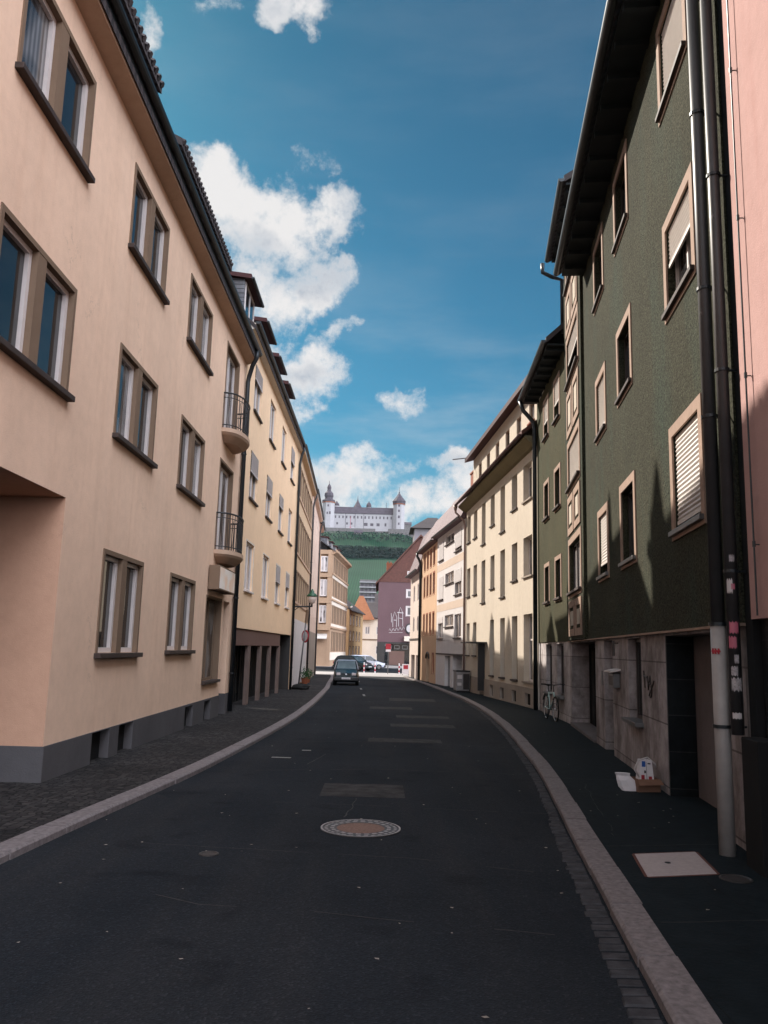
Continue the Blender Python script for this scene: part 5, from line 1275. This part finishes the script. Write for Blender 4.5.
# ---- cars
def car(o, yaw, L_, W_, H_, paint, label, wscr=None, roof=None, name='parked_car'):
    F = Loc(o, yaw); rt = thing(name, o, label, 'car'); P = F.p; hw = W_/2
    # stations along the length: y, half width, bottom, belt height
    st = [(0, .80, .34, .58), (.06, .90, .22, .66), (.35, .97, .18, .74), (.95, 1.0, .17, .90), (1.6, 1.0, .17, .93), (L_-1.0, 1.0, .17, .95), (L_-.3, .97, .2, .95), (L_-.05, .90, .26, .86), (L_, .82, .34, .66)]
    rows_ = []
    for y, k, z0, z1 in st:
        w = hw*k; z1 = z1*H_/1.42
        rows_.append([P(-w*.9, y, z0), P(-w, y, z0+.12), P(-w*1.0, y, (z0+z1)/2+.05), P(-w*.96, y, z1-.05), P(-w*.86, y, z1), P(0, y, z1+.025), P(w*.86, y, z1), P(w*.96, y, z1-.05), P(w, y, (z0+z1)/2+.05), P(w, y, z0+.12), P(w*.9, y, z0)])
    g = MB()
    for r0, r1 in zip(rows_, rows_[1:]):
        for k in range(len(r0)): g.quad([r0[k], r0[(k+1) % len(r0)], r1[(k+1) % len(r0)], r1[k]], raw=True)
    g.quad(rows_[0], raw=True); g.quad(rows_[-1], raw=True)
    body = g.build('body', paint, rt, smooth=False)
    zb = .93*H_/1.42; zt = H_
    cab = [(.98, zb-.04, .90, 0), (1.62, zt-.04, .74, 1), (1.95, zt, .74, 1), (L_-.75, zt-.02, .74, 1), (L_-.5, zt-.09, .74, 1), (L_-.12, zb-.02, .88, 0)]
    # glasshouse: lower and upper outlines
    lo = [(.95, .88), (L_-.10, .88)]; hi = [(1.6, .72), (L_-.5, .72)]
    g = MB(F)
    A = [(-hw*.9, .97, zb-.03), (hw*.9, .97, zb-.03), (hw*.93, L_-.14, zb-.03), (-hw*.93, L_-.14, zb-.03)]
    Bq = [(-hw*.74, 1.58, zt-.05), (hw*.74, 1.58, zt-.05), (hw*.76, L_-.52, zt-.06), (-hw*.76, L_-.52, zt-.06)]
    for k in range(4): g.quad([A[k], A[(k+1) % 4], Bq[(k+1) % 4], Bq[k]])
    g.build('window', M_glass, rt)
    g = MB(F)
    def inset(q, a, b, off=.006):
        q = [Vector(v) for v in q]; n_ = (q[1]-q[0]).cross(q[3]-q[0]).normalized()
        def bl(s_, t_): return (q[0]*(1-s_)+q[1]*s_)*(1-t_)+(q[3]*(1-s_)+q[2]*s_)*t_
        return [tuple(bl(a, b)-n_*off*sg_) for a, b in ((a, b), (1-a, b), (1-a, 1-b), (a, 1-b))]
    g = MB(F); sg_ = -1
    g.quad(inset([A[0], A[1], Bq[1], Bq[0]], .05, .05)); g.build('windscreen', wscr or M_screen, rt)
    g = MB(F)
    g.quad([(-hw*.77, 1.52, zt-.075), (hw*.77, 1.52, zt-.075), (hw*.70, 1.85, zt), (-hw*.70, 1.85, zt)]); g.quad([(-hw*.70, 1.85, zt), (hw*.70, 1.85, zt), (hw*.70, L_-.8, zt), (-hw*.70, L_-.8, zt)])
    g.quad([(-hw*.70, L_-.8, zt), (hw*.70, L_-.8, zt), (hw*.78, L_-.48, zt-.08), (-hw*.78, L_-.48, zt-.08)])
    for sx in (-1, 1):
        g.quad([(sx*hw*.77, 1.52, zt-.075), (sx*hw*.70, 1.85, zt), (sx*hw*.70, L_-.8, zt), (sx*hw*.78, L_-.48, zt-.08)])
        for (q0, q1) in (((sx*hw*.93, .93, zb-.02), (sx*hw*.77, 1.56, zt-.06)), ((sx*hw*.955, 2.15, zb-.02), (sx*hw*.775, 2.12, zt-.06)), ((sx*hw*.95, L_-.16, zb-.02), (sx*hw*.78, L_-.50, zt-.07))):
            g.tube([P(*q0), P(*q1)], .028, 6)
    g.build('roof', roof or paint, rt)
    for sx in (-1, 1):
        g = MB(F); g.box(sx*hw*.60-.11, sx*hw*.60+.11, -.015, .10, .56, .70); g.build('headlight', M_hl, rt, bevel=.02)
        g = MB(F); g.box(sx*hw*1.0-.02+.06*sx-.06, sx*hw*1.0+.06*sx+.06, 1.08, 1.2, zb-.02, zb+.11); g.build('mirror', M_black, rt, bevel=.02)
        g = MB(F); g.box(sx*hw*.8-.08, sx*hw*.8+.08, L_-.06, L_+.012, .62, .82); g.build('tail_light', M_red, rt)
        for wy in (.68, L_-.68):
            g = MB(); x0 = sx*(hw-.17); x1 = sx*(hw+.005); g.tube([P(x0, wy, .29), P(x1, wy, .29)], .29, 22); w = g.build('wheel', M_rubber, rt)
            g = MB(); g.tube([P(x1-sx*.02, wy, .29), P(x1+sx*.006, wy, .29)], .18, 18); g.build('rim', M_zinc, w)
    g = MB(F); g.box(-hw*.40, hw*.40, -.012, .06, .575, .675); g.build('grille', M_black, rt)
    g = MB(F); g.box(-.05, .05, -.02, -.012, .59, .66); g.build('badge', M_chrome, rt)
    g = MB(F); g.box(-hw*.93, hw*.93, -.07, .14, .27, .47); g.box(-hw*.93, hw*.93, L_-.14, L_+.06, .27, .47); g.build('bumper', M_black, rt, bevel=.03)
    g = MB(F); g.box(-.24, .24, -.082, -.071, .36, .45); pl_ = g.build('number_plate', M_paper, rt)
    g = MB(F)
    for k in range(6): g.box(-.18+k*.065, -.145+k*.065, -.0835, -.082, .385, .425)
    g.build('plate_characters', M_black, pl_)
    return rt
car((-1.86, 46.0, gz(46)+RD), .035, 3.5, 1.42, 1.38, M_carg, 'small dark green car with a pale sunlit roof parked facing the camera on the left', roof=M_cars, wscr=glass('windscreen_sky', (.16, .21, .23), .10))  # silver roof and pale windscreen colours stand for reflected sun and sky
car((-1.0, 79.5, zc+.006), .95, 3.9, 1.62, 1.42, M_carg, 'dark hatchback standing at an angle at the crossing behind the first car')
car((.35, 85.5, zc+.006), PI/2+.25, 4.0, 1.65, 1.45, M_cars, 'silver car partly hidden behind the dark hatchback at the crossing')

# ================================================================== HILL AND FORTRESS
def hill_h(x, y):
    pr_ = [(300, 0), (380, 1.0), (440, 12), (780, 86), (800, 98), (815, 101), (840, 113), (868, 124), (884, 128), (960, 130), (1100, 124), (1700, 60), (2400, 0)]
    h = interp(pr_, min(max(y, 300), 2400))
    fx = 1/(1+(abs(x+22)/190)**3.4)
    if x > 26: fx *= max(.80, 1-(x-26)*.0035)
    return h*fx
m = MB(); xs = [-700+20*i for i in range(20)]+[-300+8*i for i in range(76)]+[308+24*i for i in range(18)]; ys = [300+12*i for i in range(68)]+[1120+60*i for i in range(22)]
idx = {}
for j, y in enumerate(ys):
    for i, x in enumerate(xs):
        idx[i, j] = len(m.v); m.v.append(Vector((x, y, gz(y)-.5+hill_h(x, y)+(noise.noise(Vector((x*.02, y*.02, 0)))*2.0 if y < 860 or y > 960 else 0))))
for j in range(len(ys)-1):
    for i in range(len(xs)-1): m.f.append((idx[i, j], idx[i+1, j], idx[i+1, j+1], idx[i, j+1])); m.mi.append(0)
def hill_mat():
    mt, nt, b = nm('vineyard_slope'); p = wpos(nt)
    w = N(nt, 'ShaderNodeTexWave', wave_type='BANDS', bands_direction='X'); w.inputs['Scale'].default_value = .16; w.inputs['Distortion'].default_value = .6; w.inputs['Detail'].default_value = 1; L(nt, p, w.inputs[0])
    n = noi(nt, p, .02, 5, .6)
    c1 = ramp(nt, n.outputs[0], [(.3, (.008, .036, .021)), (.7, (.013, .050, .028))]).outputs[0]
    c2 = ramp(nt, w.outputs[0], [(.2, (.75, .75, .75)), (.8, (1.15, 1.15, 1.1))]).outputs[0]
    c = mixc(nt, 1.0, c1, c2, 'MULTIPLY')
    sep = N(nt, 'ShaderNodeSeparateXYZ'); L(nt, p, sep.inputs[0])
    mr = N(nt, 'ShaderNodeMapRange'); mr.inputs[1].default_value = 776; mr.inputs[2].default_value = 786; L(nt, sep.outputs[1], mr.inputs[0])
    mr2 = N(nt, 'ShaderNodeMapRange'); mr2.inputs[1].default_value = 802; mr2.inputs[2].default_value = 812; mr2.inputs[3].default_value = 1; mr2.inputs[4].default_value = 0; L(nt, sep.outputs[1], mr2.inputs[0])
    f3 = N(nt, 'ShaderNodeMath', operation='MULTIPLY'); L(nt, mr.outputs[0], f3.inputs[0]); L(nt, mr2.outputs[0], f3.inputs[1])
    c = mixc(nt, f3.outputs[0], c, (.007, .016, .016))
    L(nt, c, b.inputs['Base Color']); b.inputs['Roughness'].default_value = .95; b.inputs['Specular IOR Level'].default_value = .1; return mt
struct(m.build('hill', hill_mat(), smooth=True))
# wooded band under the walls: one mass of foliage
m = MB(); rs = random.Random(3)
for k in range(9000):
    x = rs.uniform(-130, 110); y = rs.uniform(781, 804) if rs.random() < .85 else rs.uniform(835, 866); hh = rs.uniform(.2, 3.6 if y < 812 else 2.6)
    c = Vector((x, y, hill_h(x, y)+hh*.9-.8)); s_ = rs.uniform(.5, 1.2)
    a = Vector((rs.uniform(-1, 1), rs.uniform(-1, 1), rs.uniform(-1, 1))).normalized()*s_; b_ = a.orthogonal().normalized()*s_
    m.quad([c-a, c-b_, c+a, c+b_], raw=True)
o = m.build('wood', plain('wood_foliage', (.008, .019, .017), .95, var=.3, vs=.12)); o['kind'] = 'stuff'; o['label'] = 'band of dark trees below the fortress walls'; o['category'] = 'wood'

FZ = Fr((-56, 900), (11, 900), 1); FZ.n = Vector((0, 1, 0))
ca = thing('fortress', (-22, 900, 128), 'white hilltop fortress with a domed tower and a pointed tower', 'castle')
ch = [(1.2+k*4.15, 2.7+k*4.15, 143.6, 146.6) for k in range(16)]+[(3.0, 5.0, 136.5, 139), (14, 16, 136.5, 139), (19, 21, 136.5, 139), (34, 38, 135.5, 139), (41, 44.5, 135.5, 138.6), (48, 51.5, 135.5, 138.8), (57, 59, 135.5, 139)]
m = MB(FZ); wall_grid(m, 0, FZ.len, 120, 149.3, ch, r=.6); shell(m, FZ, 16, 120, 149.3, gable=9); m.build('wall', M_castle, ca)
M_cwin = plain('castle_window', (.10, .085, .10), .6)
for h in ch:
    g = MB(FZ); g.quad([(h[0], .5, h[2]), (h[1], .5, h[2]), (h[1], .5, h[3]), (h[0], .5, h[3])]); g.build('window', M_cwin, ca)
M_croof = plain('castle_slate_roof', (.075, .062, .075), .8, var=.2, vs=.3)
g = MB(FZ); g.prism([(-.6, 149.0), (8, 157), (16.6, 149), (16.6, 149.6), (8, 157.9), (-.6, 149.6)], 0, FZ.len); rf = g.build('roof', M_croof, ca)
g = MB(FZ)
for k in range(7): g.box(6+k*8.6, 7+k*8.6, 2.2, 4, 150.5, 152.6)
g.build('roof_dormer', M_croof, rf)
for q in (13.2, 24.0, 33.6):
    g = MB(FZ); g.box(q-.18, q+.18, -.25, 0, 128, 149); g.build('drainpipe', M_croof, ca)
g = MB(FZ); g.box(18.8, 19.2, -.3, -.01, 133, 146); g.box(18.0, 20, -.3, -.01, 133, 134); g.build('banner', M_pinks, ca)
g = MB(FZ); g.prism([(-1.6, 128), (-1.6, 131.4), (-.01, 133.4), (-.01, 128)], 14.5, 24.5); g.build('porch', M_castle, ca)
def tower(x0, x1, y0, z1, sides, prof, name='tower', roofm=None, wins=(), cor=True):
    cx, r = (x0+x1)/2, (x1-x0)/2; cy = y0+r
    rot = PI/sides
    g = MB(); n = sides
    def rg(rr, z): return [Vector((cx+rr/math.cos(PI/n)*math.cos(rot+2*PI*k/n), cy+rr/math.cos(PI/n)*math.sin(rot+2*PI*k/n), z)) for k in range(n)]
    a, b = rg(r, 118), rg(r, z1)
    for k in range(n): g.quad([a[k], a[(k+1) % n], b[(k+1) % n], b[k]], raw=True)
    g.quad(b, raw=True); t = g.build('tower', M_castle, ca)
    g = MB(); P_ = [rg(rr, z) for rr, z in prof]
    for u_, v_ in zip(P_, P_[1:]):
        for k in range(n): g.quad([u_[k], u_[(k+1) % n], v_[(k+1) % n], v_[k]], raw=True)
    g.build('tower_roof', roofm or M_croof, t)
    if cor:
        g = MB(); c0, c1 = rg(r+.5, z1-1.2), rg(r+.5, z1-.3)
        for k in range(n): g.quad([c0[k], c0[(k+1) % n], c1[(k+1) % n], c1[k]], raw=True)
        g.quad(c0, raw=True); g.quad(c1, raw=True); g.build('tower_cornice', M_redfr, t)
    for (wx, wz, ww, wh_) in wins:
        g = MB(); g.box(wx-ww/2, wx+ww/2, y0-.1, y0+.0, wz, wz+wh_); g.build('window', M_cwin, t)
    return t
tower(-68.8, -55.6, 894, 161.5, 8, [(7.2, 161.5), (7.0, 163.5), (4.6, 164.5), (4.2, 166.5), (5.0, 168.5), (4.6, 171.5), (2.4, 174), (1.9, 176), (2.3, 178), (1.6, 180.5), (.3, 182.5), (.15, 186)],
      wins=[(-62.2, 155.5, 1.8, 2.4), (-60.2, 147, 2, 3), (-63, 147, 1.6, 2.6)])
tower(10.4, 22.9, 892, 161.0, 8, [(7.0, 161), (6.9, 163), (7.4, 163.4), (2.6, 170.0), (.5, 173.5), (.7, 174.5), (.2, 175.2), (.12, 180)],
      wins=[(16.6, 157, 2, 2.4), (16.6, 151, 2, 2.6), (16.6, 144, 2.2, 3), (16.6, 136.5, 1.8, 2.6)])
tower(-37.2, -24.0, 922, 157, 8, [(7.0, 157), (3.2, 164), (1.0, 168.5), (.3, 171), (.12, 175)], cor=False)
tower(-20.0, -15.2, 922, 161, 8, [(2.8, 161), (2.9, 162.8), (2.2, 165), (.8, 166.5), (.1, 168)], cor=False)
tower(-57.5, -51.5, 918, 161, 8, [(3.2, 161), (3.0, 163), (1.0, 165.5), (.1, 167)], cor=False)
g = MB(); g.tube([(2.5, 915, 155), (2.5, 915, 165)], .25, 6); g.build('mast', M_croof, ca)
FE = Fr((22.9, 905), (31, 905), 1); FE.n = Vector((0, 1, 0))
g = MB(FE); g.box(0, 8.1, 0, 10, 118, 139); g.build('side_wing', M_rock, ca)
g = MB(FE); g.prism([(-.4, 139), (5, 142.6), (10.4, 139)], -.4, 8.5); g.build('roof', M_croof, ca)
for (x0, x1, y0, y1, z0, z1, lb) in ((-120, -9, 884, 888, 112, 130.4, 'long grey stone terrace wall under the white fortress'), (5, 33, 872, 890, 108, 129.0, 'grey stone bastion under the pointed fortress tower'),
                                 (-58, 6, 868, 872, 108, 122.8, 'lower grey stone terrace wall on the fortress hill'), (33, 60, 878, 882, 100, 119, 'stone rampart to the right of the bastion'), (-10, 6, 882, 886, 110, 127.5, 'short grey wall joining the terrace and the bastion')):
    g = MB(); g.box(x0, x1, y0, y1, z0, z1)
    k = x0+3
    while k < x1: g.box(k, k+1.2, y0-.8, y0, z0, z1-3); k += 11
    tag(g.build('retaining_wall', M_rock, bevel=.3), lb, 'retaining wall')
FH = Fr((-31.2, 862), (-22.6, 862), 1); FH.n = Vector((0, 1, 0))
gh = thing('gatehouse', (-27, 862, 110), 'small pale gatehouse on the slope below the fortress', 'building')
g = MB(FH); wall_grid(g, 0, FH.len, 106, 122.5, [(1.6, 3, 115, 118), (5, 6.5, 115, 118)], r=.5); shell(g, FH, 7, 106, 122.5, gable=2.5); g.build('wall', M_rock, gh)
for a, b in ((1.6, 3), (5, 6.5)):
    g = MB(FH); g.quad([(a, .4, 115), (b, .4, 115), (b, .4, 118), (a, .4, 118)]); g.build('window', M_cwin, gh)
g = MB(FH); g.prism([(-.4, 122.4), (3.5, 125.5), (7.4, 122.4)], -.4, FH.len+.4); g.build('roof', M_croof, gh)
# terraced block in the vineyard
FK = Fr((-14.2, 520), (-3.6, 520), 1); FK.n = Vector((0, 1, 0))
kb = thing('terrace_block', (-9, 520, 26), 'white balconied block of flats standing in the green vineyard slope', 'building')
hs = [(.6+k*2.55, 2.4+k*2.55, z_, z_+1.7) for k in range(4) for z_ in (30.6, 33.8, 37.0, 40.2)]
g = MB(FK); wall_grid(g, 0, FK.len, 20, 44.4, hs, r=.8); shell(g, FK, 10, 20, 44.4); g.quad([(0, 0, 44.4), (FK.len, 0, 44.4), (FK.len, 10, 44.4), (0, 10, 44.4)]); g.build('wall', M_rock, kb)
for h in hs:
    g = MB(FK); g.quad([(h[0], .7, h[2]), (h[1], .7, h[2]), (h[1], .7, h[3]), (h[0], .7, h[3])]); g.build('window', M_cwin, kb)
for z_ in (29.7, 32.9, 36.1, 39.3, 42.5):
    g = MB(FK); g.box(-.2, FK.len+.2, -.9, -.01, z_, z_+.55); g.build('balcony', M_castle, kb)

# ================================================================== AIR
hm_ = bpy.data.materials.new('haze_air'); hm_.use_nodes = True; hn = hm_.node_tree
for n_ in list(hn.nodes):
    if n_.type != 'OUTPUT_MATERIAL': hn.nodes.remove(n_)
pv = hn.nodes.new('ShaderNodeVolumePrincipled'); pv.inputs['Color'].default_value = (.80, .88, 1.0, 1); pv.inputs['Density'].default_value = .000025; pv.inputs['Anisotropy'].default_value = .3
hn.links.new(pv.outputs[0], [n_ for n_ in hn.nodes if n_.type == 'OUTPUT_MATERIAL'][0].inputs['Volume'])
m = MB(); m.box(-4200, 4200, -4200, 5200, -3, 260); hz_o = m.build('haze', hm_); hz_o['kind'] = 'stuff'; hz_o['label'] = 'thin bluish air haze over the street and the hill'; hz_o['category'] = 'haze'

# ================================================================== CAMERA
cam = bpy.data.cameras.new('camera'); co = bpy.data.objects.new('camera', cam); COL.objects.link(co); sc.camera = co
Fpx = 815.0; pit = math.atan(136/Fpx); rol = rad(1.5)
r_ = Vector((1, 0, 0)); f_ = Vector((0, math.cos(pit), math.sin(pit))); u_ = Vector((0, -math.sin(pit), math.cos(pit)))
X_ = r_*math.cos(rol)+u_*math.sin(rol); U_ = u_*math.cos(rol)-r_*math.sin(rol)
mt = Matrix((X_, U_, -f_)).transposed().to_4x4(); mt.translation = Vector((0, 0, 1.65)); co.matrix_world = mt
cam.sensor_fit = 'VERTICAL'; cam.sensor_height = 36; cam.lens = Fpx/1024*36; cam.clip_start = .05; cam.clip_end = 12000

# ================================================================== SUN AND SKY
SD = Vector((1, -1.22, -1.09)).normalized()          # direction the light travels
su = bpy.data.lights.new('sun', 'SUN'); so_ = bpy.data.objects.new('sun', su); COL.objects.link(so_)
su.energy = 2.8; su.angle = rad(.5); su.color = (1.0, .91, .80)
so_.rotation_euler = SD.to_track_quat('-Z', 'Y').to_euler(); so_.location = (0, 0, 50)
sun_el = math.asin(-SD.z); az = math.atan2(-SD.x, -SD.y)          # compass angle from +Y towards +X
w = bpy.data.worlds.new('World'); sc.world = w; w.use_nodes = True; nt = w.node_tree; bg = nt.nodes['Background']
sky = N(nt, 'ShaderNodeTexSky', sky_type='NISHITA'); sky.sun_disc = False; sky.sun_elevation = sun_el; sky.sun_rotation = az
sky.air_density = 1.0; sky.dust_density = .6; sky.ozone_density = 2.0
tc = N(nt, 'ShaderNodeTexCoord'); D_ = tc.outputs['Generated']
nrm = N(nt, 'ShaderNodeVectorMath', operation='NORMALIZE'); L(nt, D_, nrm.inputs[0]); D_ = nrm.outputs[0]
def vm(op, a, b=None):
    n = N(nt, 'ShaderNodeVectorMath', operation=op); L(nt, a, n.inputs[0])
    if b is not None:
        if hasattr(b, 'is_linked'): L(nt, b, n.inputs[1])
        else: n.inputs[1].default_value = b
    return n
def ma(op, a, b=None, c=None, clamp=False):
    n = N(nt, 'ShaderNodeMath', operation=op); n.use_clamp = clamp
    for i, v in enumerate((a, b, c)):
        if v is None: continue
        if hasattr(v, 'is_linked'): L(nt, v, n.inputs[i])
        else: n.inputs[i].default_value = v
    return n.outputs[0]
def dirpx(px, py): return (f_+X_*((px-384)/Fpx)-U_*((py-512)/Fpx)).normalized()
# warped direction gives the clouds their torn outline
wn_ = noi(nt, D_, 7.0, 6, .62); wv = vm('SUBTRACT', wn_.outputs['Color'], (.5, .5, .5)); wv2 = N(nt, 'ShaderNodeVectorMath', operation='SCALE'); L(nt, wv.outputs[0], wv2.inputs[0]); wv2.inputs[3].default_value = .13
DW = vm('ADD', D_, wv2.outputs[0]).outputs[0]
# cloud heads: (px, py, half width, half height, strength) seen from the street; each is a lobe about a sky direction
heads = [(262, 225, 56, 40, .95), (215, 195, 40, 32, .95), (322, 215, 44, 24, .9), (262, 278, 62, 36, .95), (322, 285, 40, 26, .85), (325, 158, 20, 12, .5),
         (298, 375, 46, 32, .95), (240, 345, 40, 30, .9), (392, 392, 26, 15, .66), (345, 340, 24, 8, .45), (375, 340, 10, 7, .45), (276, 18, 14, 14, .7), (306, 10, 22, 18, .75), (142, 38, 12, 20, .6), (195, 8, 40, 9, .3),
         (335, 472, 60, 18, .75), (325, 495, 60, 24, .85), (455, 466, 44, 15, .95), (425, 500, 44, 14, .62), (395, 516, 130, 18, .66), (478, 482, 40, 30, .85),
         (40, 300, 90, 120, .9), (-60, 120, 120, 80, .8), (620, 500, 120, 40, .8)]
acc = None
for px, py, hw_, hh_, s_ in heads:
    c = dirpx(px, py); ux = (dirpx(px+1, py)-dirpx(px-1, py)).normalized(); uy = (dirpx(px, py+1)-dirpx(px, py-1)).normalized()
    dd_ = vm('SUBTRACT', DW, tuple(c))
    a = ma('MULTIPLY', vm('DOT_PRODUCT', dd_.outputs[0], tuple(ux)).outputs['Value'], Fpx/hw_); b = ma('MULTIPLY', vm('DOT_PRODUCT', dd_.outputs[0], tuple(uy)).outputs['Value'], Fpx/hh_)
    fr = vm('DOT_PRODUCT', D_, tuple(c)).outputs['Value']
    q = ma('ADD', ma('MULTIPLY', a, a), ma('MULTIPLY', b, b)); v = ma('SUBTRACT', s_, ma('MULTIPLY', q, .55*s_))
    v = ma('MULTIPLY', v, ma('GREATER_THAN', fr, .3))
    acc = v if acc is None else ma('SMOOTH_MAX', acc, v, .18)
gen = noi(nt, mapping(nt, D_, (1, 1, 2.2)), 2.3, 3, .5)
sepd = N(nt, 'ShaderNodeSeparateXYZ'); L(nt, D_, sepd.inputs[0])
beh = ma('SUBTRACT', gen.outputs[0], ma('MULTIPLY_ADD', sepd.outputs[1], 1.05, .16))       # unseen clouds over the rest of the sky, dense to give fill light
acc = ma('MAXIMUM', acc, ma('MULTIPLY', beh, 3.0))
tn = noi(nt, D_, 15, 10, .68)
dens = ma('ADD', acc, ma('MULTIPLY', ma('SUBTRACT', tn.outputs[0], .5), 2.7))
mr = N(nt, 'ShaderNodeMapRange', interpolation_type='SMOOTHSTEP'); mr.inputs[1].default_value = .18; mr.inputs[2].default_value = .92; L(nt, dens, mr.inputs[0])
# thin veil near the horizon and faint streaks
vn = noi(nt, mapping(nt, D_, (2.2, 2.2, 9)), 1.6, 5, .6)
veil = N(nt, 'ShaderNodeMapRange', interpolation_type='SMOOTHSTEP'); veil.inputs[1].default_value = .42; veil.inputs[2].default_value = .75; L(nt, vn.outputs[0], veil.inputs[0])
lowf = N(nt, 'ShaderNodeMapRange', interpolation_type='SMOOTHSTEP'); lowf.inputs[1].default_value = .48; lowf.inputs[2].default_value = .12; L(nt, sepd.outputs[2], lowf.inputs[0])
vf = ma('MULTIPLY', veil.outputs[0], ma('MULTIPLY_ADD', lowf.outputs[0], .42, .06))
# shading inside the clouds: thick grey cores, bright edges
cn_ = noi(nt, mapping(nt, DW, (1, 1, 1.8)), 5.5, 3, .5)
core = ma('MULTIPLY', ma('SUBTRACT', dens, .50, clamp=True), 2.0, clamp=True)
shade = N(nt, 'ShaderNodeMapRange', interpolation_type='SMOOTHSTEP'); shade.inputs[1].default_value = .44; shade.inputs[2].default_value = .64; L(nt, cn_.outputs[0], shade.inputs[0])
sf_ = ma('MULTIPLY', shade.outputs[0], core, clamp=True)
CL = 4.2*4/3.03*.05/.06
ccol = mixc(nt, sf_, (CL*1.0, CL*.985, CL*.98), (CL*.52, CL*.59, CL*.68))
tint = mixc(nt, 1.0, sky.outputs[0], (.116, .378, .42), 'MULTIPLY')
hz = N(nt, 'ShaderNodeMapRange', interpolation_type='SMOOTHSTEP'); hz.inputs[1].default_value = .62; hz.inputs[2].default_value = 0.02; L(nt, sepd.outputs[2], hz.inputs[0])
zd_ = N(nt, 'ShaderNodeMapRange'); zd_.inputs[1].default_value = .30; zd_.inputs[2].default_value = .80; zd_.inputs[3].default_value = 1; zd_.inputs[4].default_value = .74; L(nt, sepd.outputs[2], zd_.inputs[0])
tint = mixc(nt, 1.0, tint, zd_.outputs[0], 'MULTIPLY')
c = mixc(nt, vf, tint, (CL*.80, CL*.83, CL*.86))
c = mixc(nt, mr.outputs[0], c, ccol)
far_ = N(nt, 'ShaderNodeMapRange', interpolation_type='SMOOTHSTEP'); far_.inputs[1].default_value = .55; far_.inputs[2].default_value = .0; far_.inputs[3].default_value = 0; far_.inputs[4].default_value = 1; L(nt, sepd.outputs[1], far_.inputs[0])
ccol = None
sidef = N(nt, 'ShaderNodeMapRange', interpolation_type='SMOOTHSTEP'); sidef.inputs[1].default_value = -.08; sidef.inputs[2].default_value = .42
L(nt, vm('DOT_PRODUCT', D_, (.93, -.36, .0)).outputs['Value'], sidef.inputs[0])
c = mixc(nt, ma('MULTIPLY', ma('MULTIPLY', far_.outputs[0], mr.outputs[0]), sidef.outputs[0]), c, (CL*5.6, CL*5.9, CL*6.6))   # unseen clouds brightened to add fill light on the left wall
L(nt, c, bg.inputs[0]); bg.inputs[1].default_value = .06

# ================================================================== RENDER SETTINGS
sc.view_settings.view_transform = 'Standard'; sc.view_settings.look = 'None'; sc.view_settings.gamma = 1; sc.view_settings.exposure = 1.6
cy = sc.cycles; cy.max_bounces = 6; cy.diffuse_bounces = 4; cy.glossy_bounces = 3; cy.caustics_reflective = False; cy.caustics_refractive = False
cy.sample_clamp_indirect = 4; cy.use_denoising = True
